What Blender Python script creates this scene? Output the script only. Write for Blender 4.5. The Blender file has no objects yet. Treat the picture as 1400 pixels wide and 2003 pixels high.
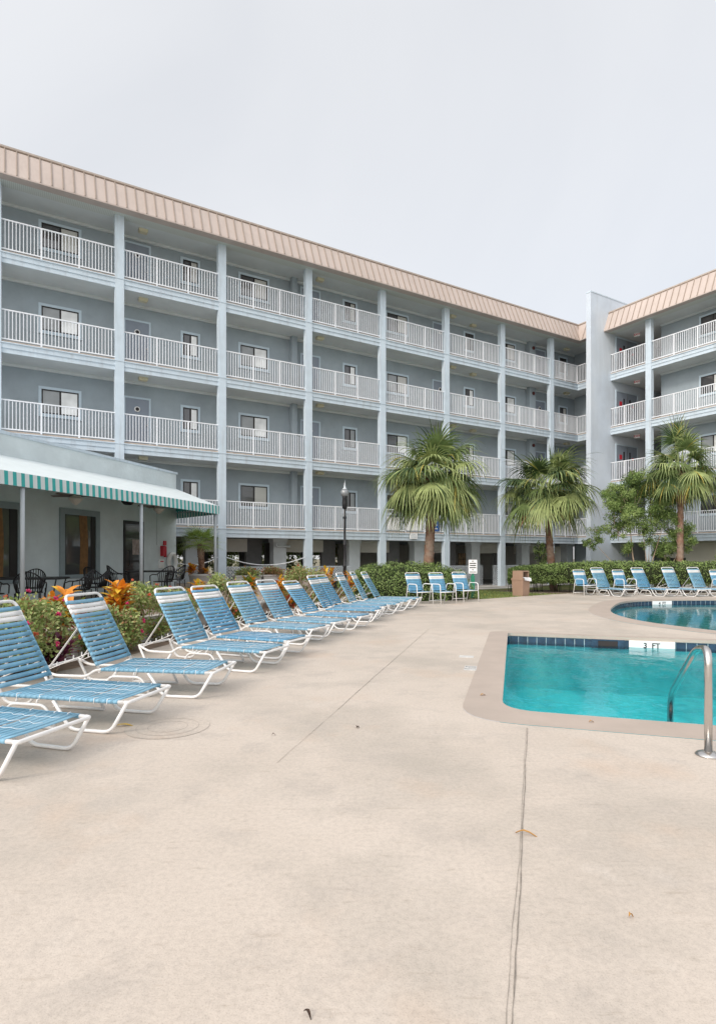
import bpy, math, random
from mathutils import Vector, Matrix
from mathutils.geometry import tessellate_polygon
R = math.radians
sc = bpy.context.scene
COL = sc.collection
ROOT = {}

# ------------------------------------------------------------------ helpers
class MB:
    def __init__(s):
        s.v = []; s.f = []; s.m = []; s.mi = 0; s.sm = []
    def face(s, idx, smooth=False):
        s.f.append(idx); s.m.append(s.mi); s.sm.append(smooth)
    def add(s, verts, faces, smooth=False):
        o = len(s.v); s.v.extend(verts)
        for f in faces: s.face([o + i for i in f], smooth)
    def box(s, x0, x1, y0, y1, z0, z1):
        s.add([(x0,y0,z0),(x1,y0,z0),(x1,y1,z0),(x0,y1,z0),(x0,y0,z1),(x1,y0,z1),(x1,y1,z1),(x0,y1,z1)],
              [(0,3,2,1),(4,5,6,7),(0,1,5,4),(1,2,6,5),(2,3,7,6),(3,0,4,7)])
    def bar(s, a, b, w, h, up=(0,0,1)):
        a = Vector(a); b = Vector(b); d = (b-a).normalized(); u = Vector(up)
        r = d.cross(u)
        if r.length < 1e-4: r = d.cross(Vector((1,0,0)))
        r.normalize(); u = r.cross(d)
        vs = []
        for p in (a, b):
            for i, j in ((-1,-1),(1,-1),(1,1),(-1,1)):
                vs.append(tuple(p + r*(i*w/2) + u*(j*h/2)))
        s.add(vs, [(0,1,2,3),(7,6,5,4),(0,4,5,1),(1,5,6,2),(2,6,7,3),(3,7,4,0)])
    def tube(s, path, r, n=8, closed=False):
        P = [Vector(p) for p in path]; N = len(P)
        rad = r if isinstance(r, (list, tuple)) else [r]*N
        T = []
        for i in range(N):
            a = P[(i-1) % N] if (closed or i > 0) else P[0]
            b = P[(i+1) % N] if (closed or i < N-1) else P[-1]
            T.append((b-a).normalized() if (b-a).length > 1e-9 else Vector((0,0,1)))
        ref = Vector((0,0,1)) if abs(T[0].z) < .9 else Vector((1,0,0))
        nrm = (ref - T[0]*ref.dot(T[0])).normalized()
        o = len(s.v)
        for i in range(N):
            nrm = (nrm - T[i]*nrm.dot(T[i]))
            nrm = nrm.normalized() if nrm.length > 1e-6 else T[i].orthogonal().normalized()
            bn = T[i].cross(nrm)
            for k in range(n):
                a = 2*math.pi*k/n
                s.v.append(tuple(P[i] + (nrm*math.cos(a) + bn*math.sin(a))*rad[i]))
        M = N if closed else N-1
        for i in range(M):
            j = (i+1) % N
            for k in range(n):
                l = (k+1) % n
                s.face([o+i*n+k, o+i*n+l, o+j*n+l, o+j*n+k], True)
        if not closed:
            s.face([o+k for k in reversed(range(n))]); s.face([o+(N-1)*n+k for k in range(n)])
    def lathe(s, prof, c=(0,0,0), n=24, cap=True):
        o = len(s.v)
        for r, z in prof:
            for k in range(n):
                a = 2*math.pi*k/n
                s.v.append((c[0]+r*math.cos(a), c[1]+r*math.sin(a), c[2]+z))
        for i in range(len(prof)-1):
            for k in range(n):
                l = (k+1) % n
                s.face([o+i*n+k, o+i*n+l, o+(i+1)*n+l, o+(i+1)*n+k], True)
        if cap:
            s.face([o+k for k in reversed(range(n))]); q = o+(len(prof)-1)*n
            s.face([q+k for k in range(n)])
    def prism(s, poly, z0, z1, top=None):
        n = len(poly); o = len(s.v)
        zt = (lambda x, y: z1) if top is None else top
        s.v += [(x,y,z0) for x,y in poly] + [(x,y,zt(x,y)) for x,y in poly]
        for t in tessellate_polygon([[Vector((x,y,0)) for x,y in poly]]):
            a,b,c = t
            if (Vector(poly[b])-Vector(poly[a])).cross(Vector(poly[c])-Vector(poly[a])) < 0: b,c = c,b
            s.face([o+n+a,o+n+b,o+n+c]); s.face([o+c,o+b,o+a])
        for i in range(n):
            j = (i+1) % n
            s.face([o+i,o+j,o+n+j,o+n+i])
    def sheet(s, outer, holes=(), z=0.0):
        zt = z if callable(z) else (lambda x, y: z)
        loops = [outer]+list(holes); flat = [p for l in loops for p in l]; o = len(s.v)
        s.v += [(x,y,zt(x,y)) for x,y in flat]
        for t in tessellate_polygon([[Vector((x,y,0)) for x,y in l] for l in loops]):
            a,b,c = t
            if (Vector(flat[b])-Vector(flat[a])).cross(Vector(flat[c])-Vector(flat[a])) < 0: b,c = c,b
            s.face([o+a,o+b,o+c])
    def xf(s, M, start=0):
        for i in range(start, len(s.v)): s.v[i] = tuple(M @ Vector(s.v[i]))
    def build(s, name, mats, parent=None, world=False, loc=None, rot=None, smooth=None):
        me = bpy.data.meshes.new(name)
        vs = s.v
        if world and parent is not None:
            Mi = ROOT[parent].inverted(); vs = [tuple(Mi @ Vector(v)) for v in vs]
        me.from_pydata(vs, [], s.f)
        if not isinstance(mats, (list, tuple)): mats = [mats]
        for m in mats: me.materials.append(m)
        me.polygons.foreach_set('material_index', s.m)
        me.polygons.foreach_set('use_smooth', s.sm if smooth is None else [smooth]*len(s.sm))
        me.update()
        return inst(name, me, parent, loc, rot)

def inst(name, me, parent=None, loc=None, rot=None):
    o = bpy.data.objects.new(name, me); COL.objects.link(o)
    if parent is not None: o.parent = parent
    if loc is not None: o.location = loc
    if rot is not None: o.rotation_euler = rot
    return o
def tag(o, label=None, cat=None, group=None, kind=None):
    if label: o['label'] = label
    if cat: o['category'] = cat
    if group: o['group'] = group
    if kind: o['kind'] = kind
    return o
def thing(name, label, cat, loc=(0,0,0), rz=0.0, group=None):
    o = bpy.data.objects.new(name, None); COL.objects.link(o)
    o.location = loc; o.rotation_euler = (0,0,rz); o.empty_display_size = .2
    ROOT[o] = Matrix.Translation(Vector(loc)) @ Matrix.Rotation(rz, 4, 'Z')
    return tag(o, label, cat, group)
def fillet(path, rad, seg=4, closed=False):
    P = [Vector(p) for p in path]; out = []; n = len(P)
    for i in range(n):
        if not closed and i in (0, n-1): out.append(P[i]); continue
        a = P[i-1]; b = P[i]; c = P[(i+1) % n]
        d1 = (a-b); d2 = (c-b); l = min(rad, d1.length*.48, d2.length*.48)
        p0 = b+d1.normalized()*l; p1 = b+d2.normalized()*l
        for k in range(seg+1):
            t = k/seg
            out.append(p0*(1-t)**2 + b*2*t*(1-t) + p1*t*t)
    return out

# ------------------------------------------------------------------ materials
def newmat(name):
    m = bpy.data.materials.new(name); m.use_nodes = True
    nt = m.node_tree; b = nt.nodes['Principled BSDF']
    return m, nt, b
def nd(nt, t, **kw):
    n = nt.nodes.new(t)
    for k, v in kw.items():
        if k in n.inputs: n.inputs[k].default_value = v
        else: setattr(n, k, v)
    return n
def ramp(nt, src, stops):
    r = nt.nodes.new('ShaderNodeValToRGB'); e = r.color_ramp.elements
    while len(e) < len(stops): e.new(.5)
    for i, (p, c) in enumerate(stops):
        e[i].position = p; e[i].color = (*c, 1) if len(c) == 3 else c
    nt.links.new(src, r.inputs['Fac']); return r.outputs['Color']
def mixc(nt, fac, a, b, mode='MIX'):
    n = nt.nodes.new('ShaderNodeMix'); n.data_type = 'RGBA'; n.blend_type = mode
    for sock, val in ((n.inputs[0], fac), (n.inputs[6], a), (n.inputs[7], b)):
        if hasattr(val, 'is_output'): nt.links.new(val, sock)
        elif isinstance(val, (int, float)): sock.default_value = val
        else: sock.default_value = (*val, 1)
    return n.outputs[2]
def pmat(name, col, rough=.6, var=.12, scale=6.0, bump=0.0, bscale=60.0, metal=0.0, spec=.4, var2=None, coords='Object'):
    """plain surface with two scales of tone variation and optional bump"""
    m, nt, b = newmat(name)
    tc = nd(nt, 'ShaderNodeTexCoord')
    n1 = nd(nt, 'ShaderNodeTexNoise', Scale=scale, Detail=6.0, Roughness=.6)
    nt.links.new(tc.outputs[coords], n1.inputs['Vector'])
    lo = tuple(c*(1-var) for c in col); hi = tuple(min(1, c*(1+var)) for c in col)
    c1 = ramp(nt, n1.outputs['Fac'], [(.3, lo), (.7, hi)])
    if var2:
        n3 = nd(nt, 'ShaderNodeTexNoise', Scale=var2[0], Detail=3.0)
        nt.links.new(tc.outputs[coords], n3.inputs['Vector'])
        f = ramp(nt, n3.outputs['Fac'], [(var2[3] if len(var2) > 3 else .5, (0,0,0)), ((var2[3] if len(var2) > 3 else .5)+.2, (var2[2],)*3)])
        c1 = mixc(nt, f, c1, var2[1])
    nt.links.new(c1, b.inputs['Base Color'])
    b.inputs['Roughness'].default_value = rough; b.inputs['Metallic'].default_value = metal
    b.inputs['Specular IOR Level'].default_value = spec
    if bump:
        n2 = nd(nt, 'ShaderNodeTexNoise', Scale=bscale, Detail=5.0)
        nt.links.new(tc.outputs[coords], n2.inputs['Vector'])
        bp = nd(nt, 'ShaderNodeBump', Strength=bump, Distance=.01)
        nt.links.new(n2.outputs['Fac'], bp.inputs['Height']); nt.links.new(bp.outputs['Normal'], b.inputs['Normal'])
    return m
def weather(m, amt, col, sz=(5,5,.35)):
    """rain streaks and grime: noise stretched down the wall"""
    nt = m.node_tree; b = nt.nodes['Principled BSDF']; src = b.inputs['Base Color'].links[0].from_socket
    tc = nd(nt, 'ShaderNodeTexCoord'); mp = nd(nt, 'ShaderNodeMapping'); mp.inputs['Scale'].default_value = sz
    nt.links.new(tc.outputs['Object'], mp.inputs['Vector'])
    n = nd(nt, 'ShaderNodeTexNoise', Scale=1.0, Detail=7.0, Roughness=.7); nt.links.new(mp.outputs[0], n.inputs['Vector'])
    f = ramp(nt, n.outputs['Fac'], [(.50,(0,0,0)), (.70,(amt,)*3)])
    nt.links.new(mixc(nt, f, src, col), b.inputs['Base Color'])
def leafmat(name, col, trans=.25):
    m, nt, b = newmat(name)
    b.inputs['Base Color'].default_value = (*col, 1); b.inputs['Roughness'].default_value = .5
    b.inputs['Specular IOR Level'].default_value = .35
    tc = nd(nt, 'ShaderNodeTexCoord'); n = nd(nt, 'ShaderNodeTexNoise', Scale=5.0, Detail=2.0)
    nt.links.new(tc.outputs['Object'], n.inputs['Vector'])
    c = ramp(nt, n.outputs['Fac'], [(.3, tuple(x*.7 for x in col)), (.7, tuple(min(1, x*1.25) for x in col))])
    nt.links.new(c, b.inputs['Base Color'])
    t = nd(nt, 'ShaderNodeBsdfTranslucent'); nt.links.new(c, t.inputs['Color'])
    mx = nd(nt, 'ShaderNodeMixShader'); mx.inputs[0].default_value = trans
    nt.links.new(b.outputs[0], mx.inputs[1]); nt.links.new(t.outputs[0], mx.inputs[2])
    nt.links.new(mx.outputs[0], nt.nodes['Material Output'].inputs['Surface'])
    return m

M = {}
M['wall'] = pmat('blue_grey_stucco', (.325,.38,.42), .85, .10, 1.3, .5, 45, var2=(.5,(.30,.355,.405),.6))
M['pale'] = pmat('pale_blue_paint', (.55,.635,.71), .6, .07, 2.0, .12, 30, var2=(1.1,(.50,.575,.65),.6,.55))
M['tower'] = pmat('pale_blue_stucco', (.54,.60,.675), .85, .08, .8, .5, 30, var2=(.35,(.62,.66,.70),.6))
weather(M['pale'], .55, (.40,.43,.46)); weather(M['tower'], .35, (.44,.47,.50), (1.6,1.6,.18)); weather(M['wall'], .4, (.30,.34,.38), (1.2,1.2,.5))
M['trim'] = pmat('window_trim_paint', (.50,.60,.68), .6, .05, 3)
M['ceil'] = pmat('grey_white_ceiling', (.62,.66,.67), .8, .06, 1.2)

M['soffit'] = None
M['slabedge'] = pmat('tan_concrete_edge', (.47,.39,.33), .85, .15, 4)
weather(M['slabedge'], .8, (.30,.22,.17), (3,3,3))
M['rail'] = pmat('white_railing_paint', (.80,.82,.86), .45, .04, 3)
M['mansard'] = pmat('tan_standing_seam_metal', (.51,.43,.39), .5, .06, .9, var2=(.6,(.50,.42,.37),.6))
weather(M['mansard'], .4, (.40,.33,.29), (4,4,.6))
M['seam'] = pmat('darker_tan_seam', (.33,.265,.22), .5, .05)
M['flash'] = pmat('brown_flashing', (.22,.16,.12), .5, .1)
M['flashtop'] = pmat('tan_flashing', (.44,.38,.34), .5, .1)
M['sash'] = pmat('dark_bronze_sash', (.018,.015,.016), .4, .1)
M['door'] = pmat('slate_door_paint', (.24,.28,.34), .5, .05, 2)
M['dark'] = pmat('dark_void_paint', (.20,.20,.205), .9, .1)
M['pier'] = pmat('grey_pier_stucco', (.56,.60,.63), .85, .1, 2)
M['taupe'] = pmat('taupe_plaster', (.68,.66,.61), .85, .08, 1)
M['lattice'] = pmat('grey_lattice', (.62,.66,.70), .7, .1, 3)
M['lens'] = pmat('yellowed_lamp_lens', (.62,.58,.42), .4, .1, 8)
M['red'] = pmat('red_paint', (.50,.02,.04), .45, .08)
M['worn'] = pmat('worn_white_tile', (.56,.55,.53), .6, .2, 12)
M['white'] = pmat('white_paint', (.80,.80,.80), .45, .04)
M['black'] = pmat('black_metal', (.012,.012,.014), .45, .1)
M['ink'] = pmat('black_lettering', (.02,.02,.02), .6, .05)
M['green'] = pmat('green_post_paint', (.02,.20,.12), .5, .1)
M['bin'] = pmat('brown_bin_plastic', (.36,.235,.17), .6, .06, 4, .1, 80)
M['bag'] = pmat('white_plastic_bag', (.8,.8,.82), .3, .05)
M['tubew'] = pmat('white_powder_coat', (.78,.77,.76), .35, .05, 8, var2=(3,(.70,.66,.62),.5,.55))
M['strap'] = pmat('blue_vinyl_strap', (.12,.325,.505), .32, .12, 7, .0, var2=(2.4,(.17,.375,.54),.7,.5), spec=.5)
M['fade'] = pmat('faded_blue_vinyl_strap', (.16,.35,.49), .4, .15, 7, var2=(2.0,(.23,.42,.55),.8,.48), spec=.4)
M['strapw'] = pmat('white_vinyl_strap', (.80,.79,.78), .35, .05, 7, spec=.5)
M['cord'] = pmat('white_cord', (.78,.80,.82), .7, .1)
M['pot'] = pmat('concrete_pot', (.50,.48,.46), .85, .1, 6, .2, 40)
M['soil'] = pmat('soil', (.10,.07,.05), .95, .35, 9, .9, 50)
M['mulch'] = pmat('mulch', (.16,.115,.085), .95, .45, 12, 1.0, 40)
M['block'] = None
M['patio'] = pmat('brown_patio_concrete', (.34,.27,.22), .8, .12, 1.5, .2, 60)
M['lawn'] = pmat('lawn_ground', (.10,.12,.03), .95, .35, 3, .8, 80, var2=(1.2,(.20,.16,.07),.8,.5))
M['ground'] = pmat('sandy_ground', (.20,.18,.12), .95, .2, .5)
M['under'] = pmat('shaded_concrete_floor', (.48,.46,.43), .9, .1, 1)
M['trunk'] = pmat('palm_trunk', (.21,.115,.075), .9, .35, 7, 1.0, 25, var2=(3,(.33,.26,.21),.7,.42))
M['bark'] = pmat('smooth_tan_bark', (.33,.25,.18), .8, .2, 8)
M['steel'] = pmat('brushed_stainless', (.60,.58,.56), .22, .06, 12, metal=1.0)
M['coping'] = pmat('pink_tan_coping', (.425,.355,.305), .75, .07, 2.2, .25, 70, var2=(.9,(.39,.33,.285),.6))
M['grout'] = pmat('pale_grout', (.42,.52,.56), .6, .05)
M['tile'] = pmat('navy_pool_tile', (.02,.048,.09), .15, .35, 9, spec=.6)
M['skim'] = pmat('skimmer_throat', (.03,.02,.02), .6, .1)
M['amber'] = pmat('amber_curtain', (.20,.10,.035), .7, .25, 8)
M['roofw'] = pmat('flat_roof', (.4,.4,.38), .9, .1)
M['globe'] = pmat('frosted_globe', (.20,.21,.22), .06, .25, 9, spec=1.0)
M['teal'] = pmat('teal_canvas', (.05,.40,.39), .7, .08, 5)
M['canvas'] = pmat('white_canvas', (.66,.72,.73), .7, .04, 2)
M['fan'] = pmat('fan_white', (.60,.58,.53), .4, .1)
M['fanblade'] = pmat('fan_blade', (.16,.13,.12), .5, .1)
M['blue'] = pmat('blue_sign_panel', (.02,.09,.33), .4, .05)
M['signred'] = pmat('red_sign_panel', (.55,.03,.05), .4, .05)
M['leafb'] = pmat('fallen_leaf', (.42,.22,.06), .7, .25, 30)
M['twig'] = pmat('brown_twig', (.05,.03,.02), .8, .2, 30)
M['awnpost'] = pmat('grey_awning_post', (.42,.46,.49), .45, .05)
M['pink'] = leafmat('pink_petal', (.72,.07,.22), .2)
M['petalw'] = leafmat('orange_petal', (.62,.18,.10), .2)
M['hd1'] = leafmat('hedge_leaf', (.20,.29,.085)); M['hd2'] = leafmat('hedge_leaf_light', (.35,.45,.16)); M['hd3'] = leafmat('hedge_leaf_dark', (.085,.14,.04))
M['hcore'] = pmat('hedge_twigs', (.022,.030,.010), .95, .3, 8)
M['pg1'] = leafmat('palm_leaf', (.165,.225,.08)); M['pg2'] = leafmat('palm_leaf_light', (.36,.42,.17)); M['pg3'] = leafmat('palm_leaf_dark', (.06,.10,.035))
M['py'] = leafmat('palm_leaf_yellowing', (.42,.36,.09)); M['pb'] = leafmat('palm_leaf_dead', (.30,.15,.06), .1)
M['lt1'] = leafmat('lantana_leaf', (.25,.33,.10)); M['lt2'] = leafmat('lantana_leaf_light', (.44,.48,.20)); M['lt3'] = leafmat('lantana_leaf_red', (.36,.19,.10))
M['cr1'] = leafmat('croton_orange', (.74,.28,.03)); M['cr2'] = leafmat('croton_yellow', (.76,.50,.05)); M['cr3'] = leafmat('croton_red', (.42,.10,.05)); M['cr4'] = leafmat('croton_green', (.17,.24,.04))
M['pu1'] = leafmat('purple_leaf', (.16,.035,.075)); M['pu2'] = leafmat('purple_leaf_pale', (.28,.12,.16))

def m_soffit():
    m, nt, b = newmat('vented_soffit'); tc = nd(nt, 'ShaderNodeTexCoord')
    w = nd(nt, 'ShaderNodeTexWave', Scale=5.5, Distortion=.0); w.bands_direction = 'X'
    nt.links.new(tc.outputs['Object'], w.inputs['Vector'])
    c = ramp(nt, w.outputs['Fac'], [(.0,(.46,.49,.46)), (.3,(.58,.61,.58)), (1,(.60,.63,.60))])
    nt.links.new(c, b.inputs['Base Color']); b.inputs['Roughness'].default_value = .6
    return m
M['soffit'] = m_soffit()
def m_block():
    m, nt, b = newmat('white_painted_block'); tc = nd(nt, 'ShaderNodeTexCoord')
    br = nd(nt, 'ShaderNodeTexBrick', Scale=1.0); br.inputs['Brick Width'].default_value = .4; br.inputs['Row Height'].default_value = .1
    br.inputs['Mortar Size'].default_value = .008
    br.inputs['Color1'].default_value = (.56,.54,.50,1); br.inputs['Color2'].default_value = (.50,.47,.43,1); br.inputs['Mortar'].default_value = (.30,.27,.24,1)
    mp = nd(nt, 'ShaderNodeMapping'); mp.inputs['Rotation'].default_value = (R(90),0,0)
    sp = nd(nt, 'ShaderNodeSeparateXYZ'); cb = nd(nt, 'ShaderNodeCombineXYZ')
    nt.links.new(tc.outputs['Object'], sp.inputs[0])
    nt.links.new(sp.outputs['Y'], cb.inputs['X']); nt.links.new(sp.outputs['Z'], cb.inputs['Y'])
    nt.links.new(cb.outputs[0], br.inputs['Vector']); nt.links.new(br.outputs['Color'], b.inputs['Base Color'])
    bp = nd(nt, 'ShaderNodeBump', Strength=.5, Distance=.01); nt.links.new(br.outputs['Fac'], bp.inputs['Height']); bp.invert = True
    nt.links.new(bp.outputs[0], b.inputs['Normal']); b.inputs['Roughness'].default_value = .85
    return m
M['block'] = m_block()
def m_pane(name, col, rough, spec, stripe=None):
    m, nt, b = newmat(name); tc = nd(nt, 'ShaderNodeTexCoord')
    if stripe:
        w = nd(nt, 'ShaderNodeTexWave', Scale=stripe[1]); w.bands_direction = stripe[0]
        nt.links.new(tc.outputs['Object'], w.inputs['Vector'])
        c = ramp(nt, w.outputs['Fac'], [(.2, tuple(x*.72 for x in col)), (.7, col)])
    else:
        n = nd(nt, 'ShaderNodeTexNoise', Scale=1.7, Detail=2.0); nt.links.new(tc.outputs['Object'], n.inputs['Vector'])
        c = ramp(nt, n.outputs['Fac'], [(.35, tuple(x*.8 for x in col)), (.65, tuple(min(1,x*1.15) for x in col))])
    nt.links.new(c, b.inputs['Base Color']); b.inputs['Roughness'].default_value = .5
    b.inputs['Coat Weight'].default_value = spec; b.inputs['Coat IOR'].default_value = 1.9; b.inputs['Coat Roughness'].default_value = rough
    return m
M['gdark'] = m_pane('dark_glass', (.035,.035,.04), .04, 1.0)
M['gscreen'] = m_pane('screened_glass', (.24,.26,.27), .15, .8)
M['gcurt'] = m_pane('curtained_glass', (.80,.82,.82), .05, 1.0)
M['gblind'] = m_pane('blinds_behind_glass', (.60,.60,.57), .05, .6, ('Z', 9.0))

def m_deck():
    m, nt, b = newmat('worn_pool_deck_concrete'); tc = nd(nt, 'ShaderNodeTexCoord'); V = tc.outputs['Object']
    def noise(s, d=6.0, r=.6):
        n = nd(nt, 'ShaderNodeTexNoise', Scale=s, Detail=d, Roughness=r); nt.links.new(V, n.inputs['Vector']); return n.outputs['Fac']
    base = ramp(nt, noise(.55, 4), [(.32,(.532,.463,.398)), (.5,(.562,.491,.425)), (.68,(.59,.519,.452))])
    grey = ramp(nt, noise(.36, 6, .66), [(.47,(0,0,0)), (.57,(.55,)*3), (.66,(.95,)*3)])
    c = mixc(nt, grey, base, (.42,.375,.325))
    pat_ = ramp(nt, noise(1.9, 7, .7), [(.52,(0,0,0)), (.64,(.55,)*3)])
    c = mixc(nt, pat_, c, (.44,.39,.345))
    warm = ramp(nt, noise(.8, 4), [(.56,(0,0,0)), (.70,(.6,)*3)])
    c = mixc(nt, warm, c, (.55,.435,.345))
    lite = ramp(nt, noise(1.2, 5, .7), [(.60,(0,0,0)), (.72,(.5,)*3)])
    c = mixc(nt, lite, c, (.61,.55,.49))
    fine = ramp(nt, noise(38, 4, .7), [(.30,(.86,.86,.86)), (.55,(1,1,1)), (.75,(1.05,1.05,1.05))])
    c = mixc(nt, 1.0, c, fine, 'MULTIPLY')
    grain = ramp(nt, noise(160, 2, .6), [(.34,(.80,.79,.78)), (.46,(1,1,1))])
    c = mixc(nt, .8, c, grain, 'MULTIPLY')
    sp = nd(nt, 'ShaderNodeTexNoise', Scale=17.0, Detail=8.0, Roughness=.75); nt.links.new(V, sp.inputs['Vector'])
    spk = ramp(nt, sp.outputs['Fac'], [(.27,(.55,.52,.48)), (.335,(1,1,1))])
    c = mixc(nt, .8, c, spk, 'MULTIPLY')
    mpn = nd(nt, 'ShaderNodeMapping'); mpn.inputs['Scale'].default_value = (3.5,14,1); mpn.inputs['Rotation'].default_value = (0,0,.2); nt.links.new(V, mpn.inputs['Vector'])
    scr = nd(nt, 'ShaderNodeTexNoise', Scale=1.6, Detail=9.0, Roughness=.72); nt.links.new(mpn.outputs[0], scr.inputs['Vector'])
    sm = ramp(nt, scr.outputs['Fac'], [(.33,(.80,.78,.75)), (.42,(1,1,1))])
    c = mixc(nt, .7, c, sm, 'MULTIPLY')
    nt.links.new(c, b.inputs['Base Color']); b.inputs['Roughness'].default_value = .72; b.inputs['Specular IOR Level'].default_value = .3
    bp = nd(nt, 'ShaderNodeBump', Strength=.25, Distance=.004); nt.links.new(noise(110, 4), bp.inputs['Height']); nt.links.new(bp.outputs[0], b.inputs['Normal'])
    return m
M['deck'] = m_deck()
def m_water(name, tint, wave):
    m, nt, b = newmat(name); nt.nodes.remove(b); out = nt.nodes['Material Output']
    tc = nd(nt, 'ShaderNodeTexCoord')
    n1 = nd(nt, 'ShaderNodeTexNoise', Scale=2.2, Detail=3.0, Distortion=.4); n2 = nd(nt, 'ShaderNodeTexNoise', Scale=9.0, Detail=2.0, Distortion=.6)
    for n in (n1, n2): nt.links.new(tc.outputs['Object'], n.inputs['Vector'])
    ad = nd(nt, 'ShaderNodeMath', operation='MULTIPLY_ADD'); nt.links.new(n2.outputs['Fac'], ad.inputs[0]); ad.inputs[1].default_value = .3; nt.links.new(n1.outputs['Fac'], ad.inputs[2])
    bp = nd(nt, 'ShaderNodeBump', Strength=1.0, Distance=wave); nt.links.new(ad.outputs[0], bp.inputs['Height'])
    tr = nd(nt, 'ShaderNodeBsdfTransparent'); tr.inputs[0].default_value = (*tint, 1)
    gl = nd(nt, 'ShaderNodeBsdfGlossy'); gl.inputs['Roughness'].default_value = .015; nt.links.new(bp.outputs[0], gl.inputs['Normal'])
    fr = nd(nt, 'ShaderNodeFresnel', IOR=1.33); nt.links.new(bp.outputs[0], fr.inputs['Normal'])
    mx = nd(nt, 'ShaderNodeMixShader'); nt.links.new(fr.outputs[0], mx.inputs[0]); nt.links.new(tr.outputs[0], mx.inputs[1]); nt.links.new(gl.outputs[0], mx.inputs[2])
    nt.links.new(mx.outputs[0], out.inputs['Surface'])
    return m
M['water1'] = m_water('clear_pool_water', (.33,.95,.965), .016)
M['water2'] = m_water('deep_pool_water', (.15,.72,.76), .005)
def m_plaster():
    m, nt, b = newmat('aqua_pool_plaster'); tc = nd(nt, 'ShaderNodeTexCoord')
    mp = nd(nt, 'ShaderNodeMapping'); mp.inputs['Scale'].default_value = (1,.35,1); nt.links.new(tc.outputs['Object'], mp.inputs['Vector'])
    n = nd(nt, 'ShaderNodeTexNoise', Scale=1.6, Detail=7.0, Roughness=.65, Distortion=.5); nt.links.new(mp.outputs[0], n.inputs['Vector'])
    c = ramp(nt, n.outputs['Fac'], [(.30,(.24,.58,.63)), (.5,(.42,.80,.83)), (.70,(.68,.93,.94))])
    nt.links.new(c, b.inputs['Base Color']); b.inputs['Roughness'].default_value = .8
    return m
M['plaster'] = m_plaster()

# ------------------------------------------------------------------ camera, world, sun
cam = bpy.data.cameras.new('camera'); co = bpy.data.objects.new('camera', cam); COL.objects.link(co)
co.location = (0,0,1.4); co.rotation_euler = (R(90),0,0)
cam.sensor_fit = 'HORIZONTAL'; cam.sensor_width = 36; cam.lens = 36*1150/1400
cam.shift_y = 89.5/1400; cam.clip_start = .05; cam.clip_end = 2000
sc.camera = co
SUN = Vector((-.58,-.70,.62)).normalized()
w = bpy.data.worlds.new('World'); sc.world = w; w.use_nodes = True; nt = w.node_tree
bg = nt.nodes['Background']; bg.inputs[1].default_value = .05
sky = nd(nt, 'ShaderNodeTexSky'); sky.sky_type = 'NISHITA'; sky.sun_disc = False
sky.sun_elevation = math.asin(SUN.z); sky.sun_rotation = math.atan2(SUN.x, SUN.y); sky.dust_density = 3.0
nt.links.new(sky.outputs[0], bg.inputs[0])
tc = nd(nt, 'ShaderNodeTexCoord'); G = tc.outputs['Generated']
n1 = nd(nt, 'ShaderNodeTexNoise', Scale=1.7, Detail=6.0, Distortion=.5); nt.links.new(G, n1.inputs['Vector'])
cl = ramp(nt, n1.outputs['Fac'], [(.32,(.655,.658,.662)), (.5,(.70,.70,.70)), (.68,(.745,.742,.735))])
dt = nd(nt, 'ShaderNodeVectorMath', operation='DOT_PRODUCT'); nt.links.new(G, dt.inputs[0]); dt.inputs[1].default_value = SUN
gw = ramp(nt, dt.outputs['Value'], [(.0,(0,0,0)), (.25,(.10,.095,.085)), (.7,(.45,.44,.42)), (1.0,(1.6,1.56,1.5))])
ad = mixc(nt, 1.0, cl, gw, 'ADD')
# thin cloud is brighter towards the zenith
sx = nd(nt, 'ShaderNodeSeparateXYZ'); nt.links.new(G, sx.inputs[0])
zn = ramp(nt, sx.outputs['Z'], [(.0,(0,0,0)), (.68,(.02,.02,.02)), (1.0,(.22,.22,.24))])
ad = mixc(nt, 1.0, ad, zn, 'ADD')
b2 = nd(nt, 'ShaderNodeBackground'); b2.inputs[1].default_value = 1.0; nt.links.new(ad, b2.inputs[0])
ash = nd(nt, 'ShaderNodeAddShader'); nt.links.new(bg.outputs[0], ash.inputs[0]); nt.links.new(b2.outputs[0], ash.inputs[1])
nt.links.new(ash.outputs[0], nt.nodes['World Output'].inputs[0])
sl = bpy.data.lights.new('sun', 'SUN'); sl.energy = 1.35; sl.angle = R(11); sl.color = (1,.93,.84)
so = bpy.data.objects.new('sun', sl); COL.objects.link(so); so.rotation_euler = SUN.to_track_quat('Z', 'Y').to_euler(); so.location = (-30,-20,40)
sc.view_settings.view_transform = 'Standard'; sc.view_settings.look = 'None'; sc.view_settings.exposure = 0.0; sc.view_settings.gamma = 1
sc.cycles.use_denoising = True
sc.cycles.max_bounces = 10; sc.cycles.transparent_max_bounces = 12

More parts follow.
